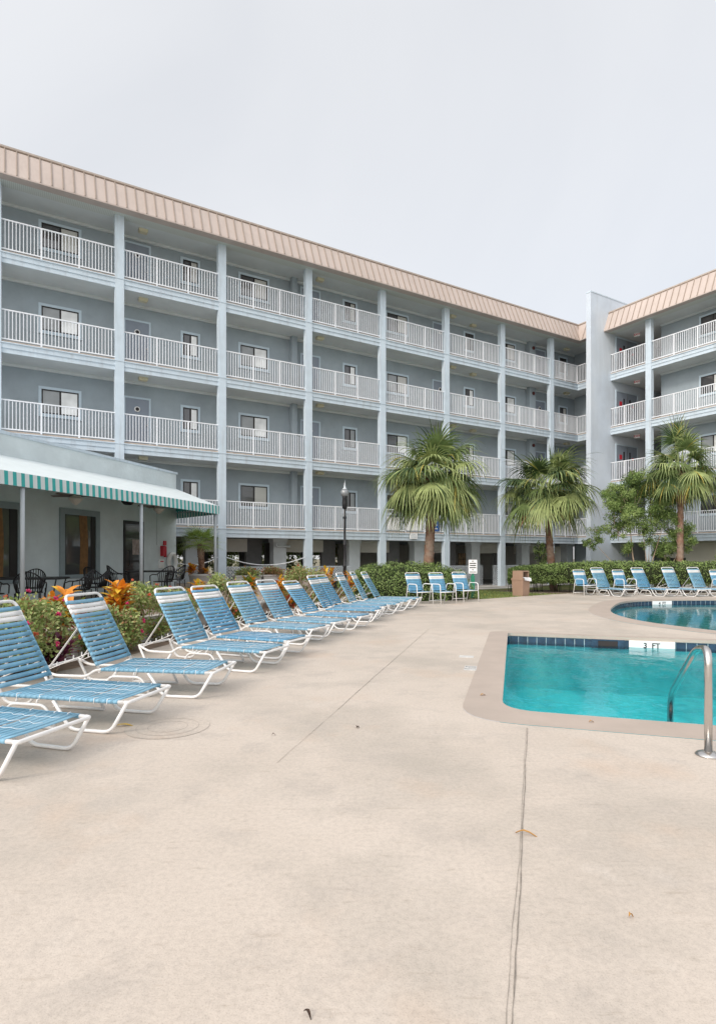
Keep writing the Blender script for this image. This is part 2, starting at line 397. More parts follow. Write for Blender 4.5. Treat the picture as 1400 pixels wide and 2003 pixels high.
# ------------------------------------------------------------------ ground
def bez(pts, seg=8):
    """closed Catmull-Rom through points"""
    out = []; n = len(pts)
    for i in range(n):
        p0,p1,p2,p3 = [Vector(pts[(i+k-1) % n]) for k in range(4)]
        for k in range(seg):
            t = k/seg
            out.append(tuple(.5*((2*p1)+(p2-p0)*t+(2*p0-5*p1+4*p2-p3)*t*t+(3*p1-p0-3*p2+p3)*t**3)))
    return out
def offset(poly, d):
    out = []; n = len(poly)
    for i in range(n):
        a,b,c = Vector(poly[i-1]), Vector(poly[i]), Vector(poly[(i+1) % n])
        e1 = (b-a).normalized(); e2 = (c-b).normalized()
        n1 = Vector((e1.y,-e1.x)); n2 = Vector((e2.y,-e2.x)); nn = n1+n2
        nn = nn/ max(.3, nn.length_squared/2)
        out.append(tuple(b+nn*d))
    return out
A2 = Vector((.952,-.306)); B2 = Vector((.306,.952))
pa = Vector((2.786,10.94)); pn = Vector((1.325,5.42))
far = pa + A2*9; near = pn + A2*9.6
def rounded(poly, rs, seg=6):
    P = [Vector((*p,0)) for p in poly]; out = []
    n = len(P)
    for i in range(n):
        b = P[i]; d1 = P[i-1]-b; d2 = P[(i+1) % n]-b; l = rs[i]
        p0 = b+d1.normalized()*l; p1 = b+d2.normalized()*l
        for k in range(seg+1):
            t = k/seg; q = p0*(1-t)**2+b*2*t*(1-t)+p1*t*t; out.append((q.x,q.y))
    return out
pool1 = rounded([tuple(pn), tuple(near), tuple(far), tuple(pa)], [.35,.3,.3,.12])
pool1o = rounded([tuple(pn-A2*.34-B2*.46), tuple(near+A2*.4-B2*.46), tuple(far+A2*.4+B2*.2), tuple(pa-A2*.34+B2*.2)], [.55,.4,.3,.3])
pool2 = bez([(7.35,10.9),(6.62,11.8),(6.25,13.2),(6.45,14.9),(7.25,16.75),(8.5,18.75),(9.9,19.65),(12.2,19.9),(16,19.6),(19.5,17.5),(20,14),(17,11.2),(13.5,10.4),(10,10.2)], 6)
pool2.reverse(); 
def area(p): return sum(p[i-1][0]*p[i][1]-p[i][0]*p[i-1][1] for i in range(len(p)))/2
if area(pool2) < 0: pool2.reverse()
if area(pool1) < 0: pool1.reverse()
if area(pool1o) < 0: pool1o.reverse()
pool2o = offset(pool2, .55)

deck_edge_left = [(-.75,18.3),(-1.3,17.2),(-2.2,14.3),(-3.15,10.95),(-3.6,9.2),(-4.35,6.0),(-5.1,2.5),(-6.5,-3),(-7.5,-10)]
deck = [(-7.5,-10),(40,-10),(40,23.6),(14.6,23.35),(8.2,23.0),(6.2,21.5),(4.3,19.95),(3.0,19.2),(1.2,18.75)] + deck_edge_left[:-1]
m = MB(); m.sheet(deck, [pool1o[::-1], pool2o[::-1]], 0.0)
n = len(deck)
o = len(m.v); m.v += [(x,y,0) for x,y in deck]+[(x,y,-.3) for x,y in deck]
for i in range(n): j = (i+1) % n; m.face([o+i,o+n+i,o+n+j,o+j])
tag(m.build('pool_deck', M['deck']), kind='structure')
hole = [(.3,3.5),(30,3.5),(30,22.8),(9,22.8),(4.6,19.4),(.6,18)]
m = MB(); m.sheet([(-400,-400),(400,-400),(400,600),(-400,600)], [hole[::-1]], -.16)
tag(m.build('ground', M['ground']), kind='structure')
# lawn and mulch between the deck and the building
lawn = [(1.2,18.75),(3.0,19.2),(4.3,19.95),(6.2,21.5),(8.2,23.0),(14.6,23.35),(40,23.6),(40,30),(24,30),(12.5,33),(8,30.6),(2.6,27.2),(-1.2,25),(-.9,18.4)]
def zl(x, y): return -.012 - .115*min(1, max(0, (y-19.5)/9))
m = MB(); m.sheet(lawn, (), lambda x, y: zl(x, y)); tag(m.build('lawn', M['lawn']), kind='structure')
def patch(name, poly, mat, z):
    m = MB(); m.sheet(poly, (), z); return tag(m.build(name, mat), kind='structure')
patch('mulch_bed', [(7.0,24.0),(8.0,23.35),(14.6,23.6),(30,23.9),(30,27),(12,27.3),(7.2,27.4),(6.0,26.2)], M['mulch'], lambda x, y: zl(x, y)+.012)
patch('mulch_ring', bez([(1.6,18.75),(3.2,19.35),(4.1,20.2),(3.6,21.6),(1.8,22.2),(-.2,21.6),(-.7,20),(-.2,18.8)], 4), M['mulch'], lambda x, y: zl(x, y)+.012)
patch('footpath', [(3.0,26.4),(9.6,30.4),(9.2,31.3),(2.5,27.2)], M['under'], lambda x, y: -.112)
# raised brown patio in front of the clubhouse
def zp(x, y): return .22+.014*(y-12)
pat_edge = [(-1.25,25.6),(-1.25,18.9),(-2.05,17.4),(-3.0,14.4),(-3.85,11.0),(-4.25,9.3),(-4.95,6.2),(-5.7,2.5),(-7,-3)]
m = MB(); m.prism([(-25,-3),*pat_edge[::-1],(-1.25,32),(-25,20)], -.2, 0, zp); tag(m.build('patio', M['patio']), kind='structure')
bedp = deck_edge_left[:-1]
patch('flower_bed', [(-3.62,11.0),(-3.2,10.95),(-1.3,17.2),(-.75,18.3),(-1.2,18.85),(-2.05,17.42),(-3.0,14.42),(-3.83,11.0)], M['soil'], .05)
patch('planter_soil', [(-3.72,10.9),(-3.82,10.98),(-4.24,9.3),(-4.94,6.2),(-5.69,2.5),(-5.2,2.5),(-4.48,6.0),(-3.74,9.2)], M['soil'], .33)
patch('undercroft_floor', [(-1.2,24.9),(2.6,27.4),(14,34.2),(8,44),(-8,35)], M['under'], -.10)

patch('dirt_strip', [(-3.2,10.95),(-3.64,9.2),(-4.38,6.0),(-5.13,2.5),(-4.9,2.5),(-4.05,6.0),(-3.75,7.0),(-3.35,8.0),(-3.12,9.2),(-2.85,10.2),(-2.6,11.2),(-2.0,13),(-1.6,14.6),(-1.0,16.4),(-.5,17.6),(-.75,18.3),(-1.3,17.2),(-2.2,14.3)], pmat('damp_brown_dirt', (.20,.145,.105), .9, .35, 4, .6, 40), .004)
# low white block wall holding the flower bed
t = thing('planter_wall', 'low white painted block retaining wall under the lantana behind the near loungers', 'wall', (-3.9,8,0))
line = [(-3.22,10.98),(-3.66,9.2),(-4.4,6.0),(-5.15,2.5)]
m = MB(); poly = line + [(x-.16,y) for x, y in line[::-1]]
if area(poly) < 0: poly.reverse()
m.prism(poly, 0.0, .37); m.build('block_wall', M['block'], t, True)
m = MB(); poly = [(x+.025,y) for x,y in line]+[(x-.185,y) for x, y in line[::-1]]
if area(poly) < 0: poly.reverse()
m.prism(poly, .37, .41); m.build('coping', M['block'], t, True)

# ------------------------------------------------------------------ pools
def pool(label, poly, outer, zb, loc):
    t = thing('swimming_pool', label, 'swimming pool', loc)
    n = len(poly)
    m = MB(); m.sheet(outer, [poly[::-1]], .004)
    o = len(m.v); m.v += [(x,y,.004) for x,y in poly]+[(x,y,-.05) for x,y in poly]
    inn = offset(poly, .03)
    m.v += [(x,y,-.05) for x,y in inn]
    for i in range(n):
        j = (i+1) % n
        m.face([o+i,o+j,o+n+j,o+n+i]); m.face([o+n+i,o+n+j,o+2*n+j,o+2*n+i])
    m.build('coping', M['coping'], t, True)
    m = MB(); w = offset(poly, .028); o = 0
    m.v += [(x,y,-.045) for x,y in w]+[(x,y,zb) for x,y in w]
    for i in range(n): j = (i+1) % n; m.face([i,j,n+j,n+i])
    m.sheet(w, (), zb)
    m.build('basin', M['plaster'], t, True)
    # tiles along the water line
    m = MB(); m.mi = 0
    d = 0.0; g = offset(poly, .026)
    pts = [Vector(p) for p in g]+[Vector(g[0])]
    m.v += [(x,y,-.052) for x,y in g]+[(x,y,-.215) for x,y in g]
    for i in range(n): j = (i+1) % n; m.face([i,j,n+j,n+i])
    m.mi = 1
    L = 0; seg = []
    for i in range(n): l = (pts[i+1]-pts[i]).length; seg.append((L, l)); L += l
    cnt = int(L/.163); st = L/cnt
    def at(s):
        for i, (a, l) in enumerate(seg):
            if s <= a+l+1e-6:
                return pts[i].lerp(pts[i+1], (s-a)/l if l else 0)
        return pts[-1]
    for k in range(cnt):
        a = at(k*st+.006); b = at((k+1)*st-.006); e = (b-a).normalized(); nn = Vector((-e.y, e.x))*.006
        m.add([(a.x+nn.x,a.y+nn.y,-.06),(b.x+nn.x,b.y+nn.y,-.06),(b.x+nn.x,b.y+nn.y,-.205),(a.x+nn.x,a.y+nn.y,-.205)], [(0,3,2,1)])
    m.build('tile_band', [M['grout'], M['tile']], t, True)
    return t
p1 = pool('smaller pool with a straight tiled edge and turquoise water beside the handrail', pool1, pool1o, -1.0, (4,8,0))
p2 = pool('larger curved pool with deep teal water in front of the right-hand chairs', pool2, pool2o, -1.5, (12,15,0))
for poly, mt, in ((pool1, 'water1'), (pool2, 'water2')):
    m = MB(); m.sheet(offset(poly, .02), (), -.165); tag(m.build('water', M[mt]), kind='structure')

def text(s, size, mat, parent, loc, rot, name='lettering', align='CENTER', bold=0.0, ext=.0015):
    c = bpy.data.curves.new(name, 'FONT'); c.body = s; c.size = size; c.align_x = align; c.align_y = 'CENTER'; c.extrude = ext; c.offset = bold
    c.materials.append(mat)
    o = bpy.data.objects.new(name, c); COL.objects.link(o)
    me = bpy.data.meshes.new_from_object(o.evaluated_get(bpy.context.evaluated_depsgraph_get())); bpy.data.objects.remove(o)
    return inst(name, me, parent, loc, rot)
# depth markers set in the tile bands
ang1 = math.atan2(A2.y, A2.x)
def wl(p, parent): return tuple(ROOT[parent].inverted() @ Vector(p))
c = pa + A2*2.42; off = -B2*.012
m = MB(); m.box(-.36,.36,-.012,.012,-.085,.085)
mk = m.build('depth_marker', M['white'], p1, False, wl((c.x+off.x, c.y+off.y, -.135), p1), (0,0,ang1))
text('3  FT', .125, M['ink'], mk, (0,-.0135,.005), (R(90),0,0), bold=.003)
m = MB()
for a in ((-.27,.27,.055,.08),(-.27,.27,-.08,-.05),(-.27,-.16,-.05,.055),(.16,.27,-.05,.055)): m.box(a[0],a[1],-.015,.01,a[2],a[3])
q = pa + A2*1.72
sk = m.build('skimmer', M['tile'], p1, False, wl((q.x, q.y, -.13), p1), (0,0,ang1))
m = MB(); m.box(-.16,.16,-.006,.012,-.05,.055); m.build('throat', M['skim'], sk)
m = MB(); m.box(-.36,.36,-.012,.012,-.085,.085)
cc = Vector((10.15,19.72)); dd = Vector((.98,.17)).normalized()
ang2 = math.atan2(dd.y, dd.x)
mk2 = m.build('depth_marker', M['white'], p2, False, wl((cc.x+.02, cc.y-.05, -.135), p2), (0,0,ang2))
text('4  FT', .125, M['ink'], mk2, (0,-.0135,.005), (R(90),0,0), bold=.003)

# stainless handrail
t = thing('handrail', 'bent stainless steel pool handrail with a round base plate', 'handrail', (2.478,4.16,0))
path = fillet([(2.478,4.16,.0),(2.478,4.16,.755),(2.60,4.52,.70),(2.765,5.20,.185),(2.78,5.26,-.9)], .12, 7)
m = MB(); m.tube(path, .0265, 16); m.build('rail', M['steel'], t, True)
m = MB(); m.lathe([(.085,.002),(.085,.008),(.07,.02),(.032,.032)], (2.478,4.16,0), 24); m.build('base_plate', M['steel'], t, True)

# tiles set in the deck, joints, leaves
def deck_tile(label, x, y, w, d, lines):
    t = thing('deck_marker', label, 'pool marker', (x,y,.0), ang1+R(4), 'marker tiles set in the deck')
    m = MB(); m.box(-w/2,w/2,-d/2,d/2,.001,.005); m.build('tile', M['worn'], t)
    for s, size, yy in lines: text(s, size, M['ink'], t, (0,yy,.0055), (0,0,0), ext=.0005)
    return t
deck_tile('white no-diving tile with black lettering, nearer one beside the pool coping', 1.42,7.43,.155,.30, [('NO', .09,.07),('DIVING', .045,-.05)])
deck_tile('blank worn white tile, farther one beside the pool coping', 1.53,8.30,.20,.16, [])
def joint(pts, wd, seed):
    rnd = random.Random(seed); m = MB(); P = []
    for i in range(len(pts)-1):
        a = Vector(pts[i]); b = Vector(pts[i+1]); k = max(2, int((b-a).length/.05))
        for j in range(k): P.append(a.lerp(b, j/k))
    P.append(Vector(pts[-1])); d = (P[-1]-P[0]).normalized(); nn = Vector((-d.y,d.x))
    o = len(m.v); dr = 0
    for p in P:
        dr = dr*.9 + rnd.uniform(-.002,.002); ww = wd*rnd.uniform(.35,1.0)
        a = p+nn*(dr-ww/2); b = p+nn*(dr+ww/2); m.v += [(a.x,a.y,.0035),(b.x,b.y,.0035)]
    for i in range(len(P)-1): m.face([o+2*i,o+2*i+2,o+2*i+3,o+2*i+1])
    return m
crackm = pmat('joint_dirt', (.24,.21,.18), .9, .35, 20)
jm = MB()
for pts, wd, sd in (([(1.39,4.82),(.20,.90)], .006, 1), ([(1.378,4.82),(.186,.90)], .0025, 2), ([(-.19,5.4),(1.41,11.6)], .006, 3), ([(1.41,11.6),(.2,12.0)], .005, 4), ([(-.55,4.0),(-.19,5.4)], .003, 5)):
    k = joint(pts, wd, sd); jm.add(k.v, k.f)
tag(jm.build('deck_joint', crackm), kind='structure')
# round access cover in the deck
t = thing('access_cover', 'round concrete access cover flush with the deck beside the second lounger', 'cover', (-1.57,4.86,0))
m = MB()
for r0, r1 in ((.0,.155),(.16,.246),(.251,.335)):
    n = 40
    o = len(m.v)
    for r in (r0, r1):
        for k in range(n): a = 2*math.pi*k/n; m.v.append((r*math.cos(a), r*math.sin(a), .003))
    for k in range(n): l = (k+1) % n; m.face([o+k,o+n+k,o+n+l,o+l])
m.build('lid', M['deck'], t)
m = MB(); m.lathe([(.0,.0012),(.338,.0012)], (0,0,0), 40, False); m.build('groove', pmat('cover_groove', (.44,.385,.335), .9, .25, 9), t)

def leaf_on_deck(label, x, y, L, wd, rz, mat, bend=.012):
    m = MB(); n = 8; rr = random.Random(int(x*100+y*7))
    for i in range(n+1):
        t = i/n; w = wd*math.sin(math.pi*min(1, t*.96+.02))**.8
        z = .006+bend*math.sin(t*math.pi*1.3)*rr.uniform(.8,1.1); cx = .12*L*math.sin(t*2.5)
        m.v += [((t-.5)*L, cx-w/2, z+.004), ((t-.5)*L, cx, z), ((t-.5)*L, cx+w/2, z+.005)]
    for i in range(n):
        for k in range(2): m.face([3*i+k,3*i+3+k,3*i+4+k,3*i+1+k], True)
    o = m.build('fallen_leaf', mat); o.location = (x,y,0); o.rotation_euler = (0,0,rz)
    tag(o, label, 'leaf', 'leaves fallen on the deck')
leaf_on_deck('long tan blade leaf lying across the deck joint', .845,2.955,.105,.016,-.35,M['leafb'])
leaf_on_deck('yellow leaf on the deck near the foot of the second lounger', -1.93,4.86,.15,.035,.1,pmat('yellow_leaf',(.50,.33,.06),.7,.2,20))
leaf_on_deck('small dark curled twig near the bottom of the deck', -.155,1.79,.035,.01,-.9,M['twig'],.01)
leaf_on_deck('small dark dead leaf on the open deck short of the pool', -.66,4.62,.03,.014,.4,M['twig'])
leaf_on_deck('dark dead leaf midway between loungers and pool corner', 0.0,4.83,.05,.025,1.2,M['twig'])
leaf_on_deck('tiny tan leaf on the left pool coping', 1.27,5.95,.07,.03,.3,M['leafb'])
leaf_on_deck('tiny tan leaf on the near pool coping', 1.98,4.98,.05,.02,.1,M['leafb'])
leaf_on_deck('pale tan chip on the deck at lower right', 1.06,2.28,.03,.012,.5,M['leafb'])

# ------------------------------------------------------------------ apartment building
TH = math.atan2(.5192,.8546)
bld = thing('apartment_building', 'long four-storey pale blue apartment building with white balcony railings and tan mansard roof', 'building', (-8.529,21.459,0), TH)
BAY = 3.835; B = [2.22+3.005*i for i in range(4)]; SOF = 13.88; TOP = 14.95; XL = -15.5
def colx(k): return (k-1)*BAY
# body and walls
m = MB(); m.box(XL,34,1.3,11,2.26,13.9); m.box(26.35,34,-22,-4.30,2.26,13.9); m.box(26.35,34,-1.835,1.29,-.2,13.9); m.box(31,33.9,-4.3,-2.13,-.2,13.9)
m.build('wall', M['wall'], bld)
m = MB(); m.box(23.41,33.5,-2.13,-1.835,-.2,15.80); m.build('stair_wall', M['tower'], bld)
m = MB(); m.box(23.39,33.52,-2.15,-1.815,15.80,15.86); m.box(23.385,26,-2.155,-2.128,5.02,5.06); m.build('wall_cap', M['pale'], bld)
# columns
for k in range(-3, 8):
    z0 = .25 if k <= 3 else -.16
    m = MB(); m.box(-.31,0,0,.24,z0,SOF)
    m.box(-.318,.008,-.008,.248,z0,B[0]-.02)
    m.build('column', M['pale'], bld, loc=(colx(k),0,0))
for y in (-4.23, -4.23-BAY, -4.23-2*BAY, -4.23-3*BAY):
    m = MB(); m.box(25.05,25.29,y-.31,y,-.16,SOF); m.build('column', M['pale'], bld)
# floors: slab, ceiling, fascia
for f in range(4):
    b = B[f]
    m = MB(); m.box(XL,26.35,.075,1.3,b+.03,b+.42); m.box(25.125,26.35,-22,-2.13,b+.03,b+.42); m.box(25.125,26.35,-1.835,.075,b+.03,b+.42); m.box(26.35,31,-4.3,-2.13,b+.03,b+.42)
    m.build('slab', M['slabedge'], bld)
    m = MB(); m.box(XL,26.345,.08,1.295,b+.015,b+.03); m.box(25.13,26.345,-21.9,-2.135,b+.015,b+.03); m.box(25.13,26.345,-1.83,.08,b+.015,b+.03); m.box(26.345,30.9,-4.295,-2.135,b+.015,b+.03)
    m.build('ceiling', M['ceil'], bld)
    m = MB()
    for (z0,z1,fr) in ((b,b+.165,.050),(b+.16,b+.325,.022),(b+.32,b+.357,-.014)):
        m.box(XL,25.05+fr,fr,.074,z0,z1)
        m.box(25.05+fr,25.124,-1.833,.074,z0,z1); m.box(25.05+fr,25.124,-22,-2.132,z0,z1)
    m.build('fascia', M['pale'], bld)
    if f > 0:
        m = MB(); zc = b+.014
        m.box(XL,26.3,1.22,1.298,zc-.10,zc); m.box(26.27,26.348,-22,-4.3,zc-.10,zc)
        m.build('crown_trim', M['ceil'], bld)
m = MB(); m.box(XL,26.3,1.22,1.298,SOF-.115,SOF-.015); m.box(26.27,26.348,-22,-4.3,SOF-.115,SOF-.015); m.build('crown_trim', M['ceil'], bld)
# roof
m = MB(); m.box(XL,26.345,.26,1.295,SOF-.012,SOF); m.box(25.32,26.345,-21.9,.255,SOF-.012,SOF); m.box(26.345,30.9,-4.295,-2.135,SOF-.012,SOF); m.build('ceiling', M['ceil'], bld)
m = MB(); m.box(XL,25.31,-.54,.255,SOF-.014,SOF); m.build('soffit', M['soffit'], bld)
ms2 = MB(); ms2.box(-.255,.54,-22,0,SOF-.014,SOF)
m = MB(); m.box(-22,-2.132,-.255,.56,0,.014); m.box(-1.833,.56-1.1,-.255,.56,0,.014)
o_ = m.build('soffit', M['soffit'], bld); o_.rotation_euler = (0,0,R(90)); o_.location = (25.06,0,SOF-.014)
roof = MB()
ev, tp, sb = -.55, TOP, .43
def mans(x0, x1, mitre0, mitre1):
    """left wing mansard strip along x"""
    prof = [(-.55,SOF-.03),(-.55,SOF+.02),(-.12,TOP),(.1,TOP),(.1,SOF-.002)]
    a = [(x0+(mitre0*(y+.55)), y, z) for y, z in prof]; bb = [(x1+(mitre1*(y+.55)), y, z) for y, z in prof]
    n = len(prof); return a+bb, [[i,(i+1) % n,n+(i+1) % n,n+i] for i in range(n)]+[list(range(n))[::-1], list(range(n,2*n))]
v, f = mans(XL, 24.5, 0, 1); roof.add(v, f)
def swap(vs): # mirror the profile onto the right wing: local (along,y,z) -> (25.05+y, -along)
    return [(25.05+y, -x, z) for x, y, z in vs]
v, f = mans(.55, 1.834, -1, 0); roof.add(swap(v), [q[::-1] for q in f])
v, f = mans(2.131, 22, 0, 0); roof.add(swap(v), [q[::-1] for q in f])
roof.box(XL,34,.1,11,13.905,14.9); roof.box(25.15,34,-22,-2.14,13.905,14.9); roof.box(25.15,34,-1.83,.1,13.905,14.9)
rf = roof.build('roof', M['mansard'], bld)
m = MB()
x = XL+.2
while x < 24.9:
    yb = -.55; x_ = x
    t0 = max(0, (x-24.5)/.43)  # rib starts where it meets the valley
    y0 = -.55+.43*t0; z0 = SOF+.02+(TOP-SOF-.02)*t0
    if t0 < .95: m.bar((x,y0-.012,z0+.005),(x,-.132,TOP-.005),.03,.035,(0,-1,.4))
    x += .34
s_ = .55
y = .75
ys = []
while y < 21.9:
    if not (1.80 < y < 2.16): ys.append(y)
    y += .34
for y in ys: m.bar((25.05-.562,-y,SOF+.025),(25.05-.132,-y,TOP-.005),.03,.035,(-1,0,.4))
m.build('seam', M['seam'], rf)
m = MB(); m.box(XL,24.93,-.15,.0,TOP-.028,TOP+.012); m.box(24.90,25.05,-1.833,-.12,TOP-.03,TOP+.01); m.box(24.90,25.05,-22,-2.132,TOP-.03,TOP+.01); m.build('flashing', M['flash'], rf)
m = MB(); m.box(XL,24.95,-.13,.06,TOP+.013,TOP+.085); m.box(24.92,25.11,-1.832,-.13,TOP+.011,TOP+.083); m.box(24.92,25.11,-22,-2.133,TOP+.011,TOP+.083); m.build('roof_edge', M['flashtop'], rf)
# railings
def rail_mesh(L, posts):
    m = MB(); m.box(0,L,-.025,.025,1.0,1.04); m.box(0,L,-.02,.02,.03,.07)
    xs = []
    for p in posts: m.box(p-.027,p+.027,-.027,.027,-.03,1.005)
    ends = [0]+list(posts)+[L]
    for a, b in zip(ends[:-1], ends[1:]):
        n = max(1, round((b-a)/.107))
        for i in range(1, n):
            x = a+(b-a)*i/n; m.box(x-.0115,x+.0115,-.0115,.0115,.06,1.005)
    return m
rails = {}
def railing(f, x, y, L, rz, posts):
    key = (round(L,3), len(posts))
    z = B[f]+.43
    if key in rails: return inst('railing', rails[key], bld, (x,y,z), (0,0,rz))
    o = rail_mesh(L, posts).build('railing', M['rail'], bld, False, (x,y,z), (0,0,rz)); rails[key] = o.data; return o
for f in range(4):
    for k in range(-3, 7):
        L = BAY-.31; railing(f, colx(k), .09, L, 0, (L/3, 2*L/3))
    railing(f, colx(7), .09, 25.14-colx(7), 0, (1.05, 25.14-colx(7)-.027))
    railing(f, 25.14, .09, 1.92, R(-90), ())
    railing(f, 25.14, -2.13, 2.10, R(-90), (.85,))
    for j in range(3): railing(f, 25.14, -4.54-j*BAY, BAY-.31, R(-90), (1.175,2.35))
# windows and doors
wm = {}
def winmesh(kind, w, h):
    if (kind, w) in wm: return wm[(kind, w)]
    tr = MB(); e = .095
    for a in ((-e,w+e,h,h+e),(-e,w+e,-e,0),(-e,0,0,h),(w,w+e,0,h)): tr.box(a[0],a[1],-.035,.0,a[2],a[3])
    tr.box(-e-.02,w+e+.02,-.05,0,-e-.03,-e)
    sa = MB(); s = .045
    for a in ((0,w,h-s,h),(0,w,0,s),(0,s,s,h-s),(w-s,w,s,h-s),(w/2-.03,w/2+.03,s,h-s)): sa.box(a[0],a[1],-.024,.0,a[2],a[3])
    pl = MB(); pl.box(s,w/2-.03,-.008,.0,s,h-s); pr = MB(); pr.box(w/2+.03,w-s,-.012,0,s,h-s)
    def me(mb, name):
        o = mb.build(name, M['trim']); d = o.data; bpy.data.objects.remove(o); return d
    wm[(kind, w)] = [me(tr,'window'), me(sa,'sash'), me(pl,'pane'), me(pr,'pane')]
    return wm[(kind, w)]
def window(x, y, z, rz, w, h, lm, rm):
    ms = winmesh('w', w, h)
    key = (w, lm, rm)
    if key not in wm:
        a = ms[0].copy(); b = ms[1].copy(); b.materials[0] = M['sash']; c = ms[2].copy(); c.materials[0] = M[lm]; d = ms[3].copy(); d.materials[0] = M[rm]
        wm[key] = (a,b,c,d)
    a,b,c,d = wm[key]
    o = inst('window', a, bld, (x,y,z), (0,0,rz))
    inst('sash', b, o); inst('pane', c, o); inst('pane', d, o)
    return o
wr = random.Random(5)
wide = [(-1.7,), (.323,), (2.276,), (4.242,), (6.22,)]
def wx(mm): return (mm-1)*BAY
for f in range(4):
    zs = B[f]+.42+.98
    for mm in (-1.7, .323, 2.276, 4.242, 6.215):
        lm, rm = ('gdark','gblind') if f == 3 else (wr.choice(['gscreen','gscreen','gdark']), wr.choice(['gcurt','gcurt','gblind']))
        if f == 0: rm = 'gblind'; 
        window(wx(mm), 1.3, zs, 0, 1.22, .88, lm, rm)
    for mm in (1.642, 3.61, 5.56, 7.52):
        lm = 'gdark'; rm = 'gblind' if (f == 3 or mm > 7) else wr.choice(['gcurt','gcurt','gscreen'])
        if mm > 5 and f > 1: rm = 'gdark' if f == 3 else rm
        window(wx(mm), 1.3, zs, 0, .605, .88, lm, rm)
    for yy in (-6.4, -10.2, -14):
        window(26.35, yy, zs, R(-90), 1.22, .95, 'gdark' if f != 1 else 'gscreen', 'gcurt' if f in (2,1) else 'gdark')
dm = {}
def door(x, y, z, rz, w, h, double=False):
    key = (w, double)
    if key not in dm:
        d = MB(); d.box(0,w,-.012,.0,0,h)
        fr = MB(); e = .07
        for a in ((-e,w+e,h,h+e),(-e,0,0,h),(w,w+e,0,h)): fr.box(a[0],a[1],-.03,0,a[2],a[3])
        kn = MB(); kn.lathe([(.012,0),(.028,.012),(.03,.03),(.012,.045)], (0,0,0), 12); kn.xf(Matrix.Rotation(R(90),4,'X'))
        a = d.build('door', M['door']); b = fr.build('door_frame', M['trim']); c = kn.build('knob', M['steel'])
        dm[key] = (a.data, b.data, c.data)
        for q in (a,b,c): bpy.data.objects.remove(q)
    a,b,c = dm[key]
    o = inst('door', a, bld, (x,y,z), (0,0,rz)); inst('door_frame', b, o)
    if not double: inst('knob', c, o, (w-.08,-.012,.95))
    return o
plq = MB(); plq.lathe([(.0,.0),(.10,.0),(.11,.012),(.09,.02),(.0,.02)], (0,0,0), 24, False); plq.xf(Matrix.Rotation(R(90),4,'X'))
plqo = plq.build('plaque', M['white']); plqd = plqo.data; bpy.data.objects.remove(plqo)
pld = MB(); pld.lathe([(.0,.0225),(.07,.0225)], (0,0,0), 20, False); pld.xf(Matrix.Rotation(R(90),4,'X')); q = pld.build('plaque_face', M['sash']); pldd = q.data; bpy.data.objects.remove(q)
for f in range(4):
    z = B[f]+.421
    for mm in (1.067, 3.03, 5.0, 6.955):
        o = door(wx(mm), 1.3, z, 0, .88, 1.95)
        pq = inst('plaque', plqd, o, (.44,-.012,1.55)); inst('plaque_face', pldd, pq)
    # double fire doors in the stair wall, facing -y
    o = door(25.61, -2.131, z, 0, 1.88, 2.08, True)
    g = MB(); g.box(.60,.74,-.02,-.011,.95,1.75); g.box(1.14,1.28,-.02,-.011,.95,1.75); g.build('vision_panel', M['gdark'], o)
    g = MB(); g.box(.92,.96,-.022,-.011,.0,2.08); g.build('astragal', M['steel'], o)
    g = MB(); g.box(.27,.50,-.02,-.011,1.30,1.56); nt_ = g.build('notice', M['signred'], o)
    g = MB(); g.box(1.40,1.56,-.02,-.011,1.32,1.46); g.build('notice', M['signred'], o)
    # exit sign hung from the ceiling of the landing
    zc = (B[f+1]+.015) if f < 3 else SOF-.015
    e = MB(); e.box(-.15,.15,-.02,.02,-.22,-.02); e.box(-.01,.01,-.01,.01,-.02,0)
    eo = e.build('exit_sign', M['white'], bld, False, (26.2,-3.0,zc), (0,0,R(-60)))
    text('EXIT', .15, M['signred'], eo, (0,-.021,-.12), (R(90),0,0), bold=.004)
# ceiling lamps, fire bells, pilasters
lampme = None
for f in range(4):
    zc = (B[f+1]+.015) if f < 3 else SOF-.013
    for mm, yy in ((-.8,.55),(1.2,.55),(3.17,.55),(5.17,.55),(5.62,.9),(7.5,.7)):
        if lampme is None:
            g = MB(); g.box(-.16,.16,-.11,.11,-.10,-.0); g.box(-.14,.14,-.09,.09,-.125,-.10); lo = g.build('ceiling_lamp', M['lens'], bld, False, (wx(mm),yy,zc)); lampme = lo.data
        else: inst('ceiling_lamp', lampme, bld, (wx(mm),yy,zc))
    for mm in (2.87, 6.77):
        w_ = .26 if mm < 5 else .5
        g = MB(); g.box(wx(mm),wx(mm)+w_,1.0,1.299,B[f]+.42,zc-.001); g.build('pilaster', M['wall'], bld)
    g = MB(); g.lathe([(.0,.0),(.10,.0),(.10,.05),(.06,.08),(.0,.085)], (0,0,0), 16, False); g.xf(Matrix.Rotation(R(90),4,'X'))
    g.build('fire_bell', pmat('dark_red_bell', (.10,.025,.025), .5), bld, False, (wx(6.77)+.3,.998,zc-.35))
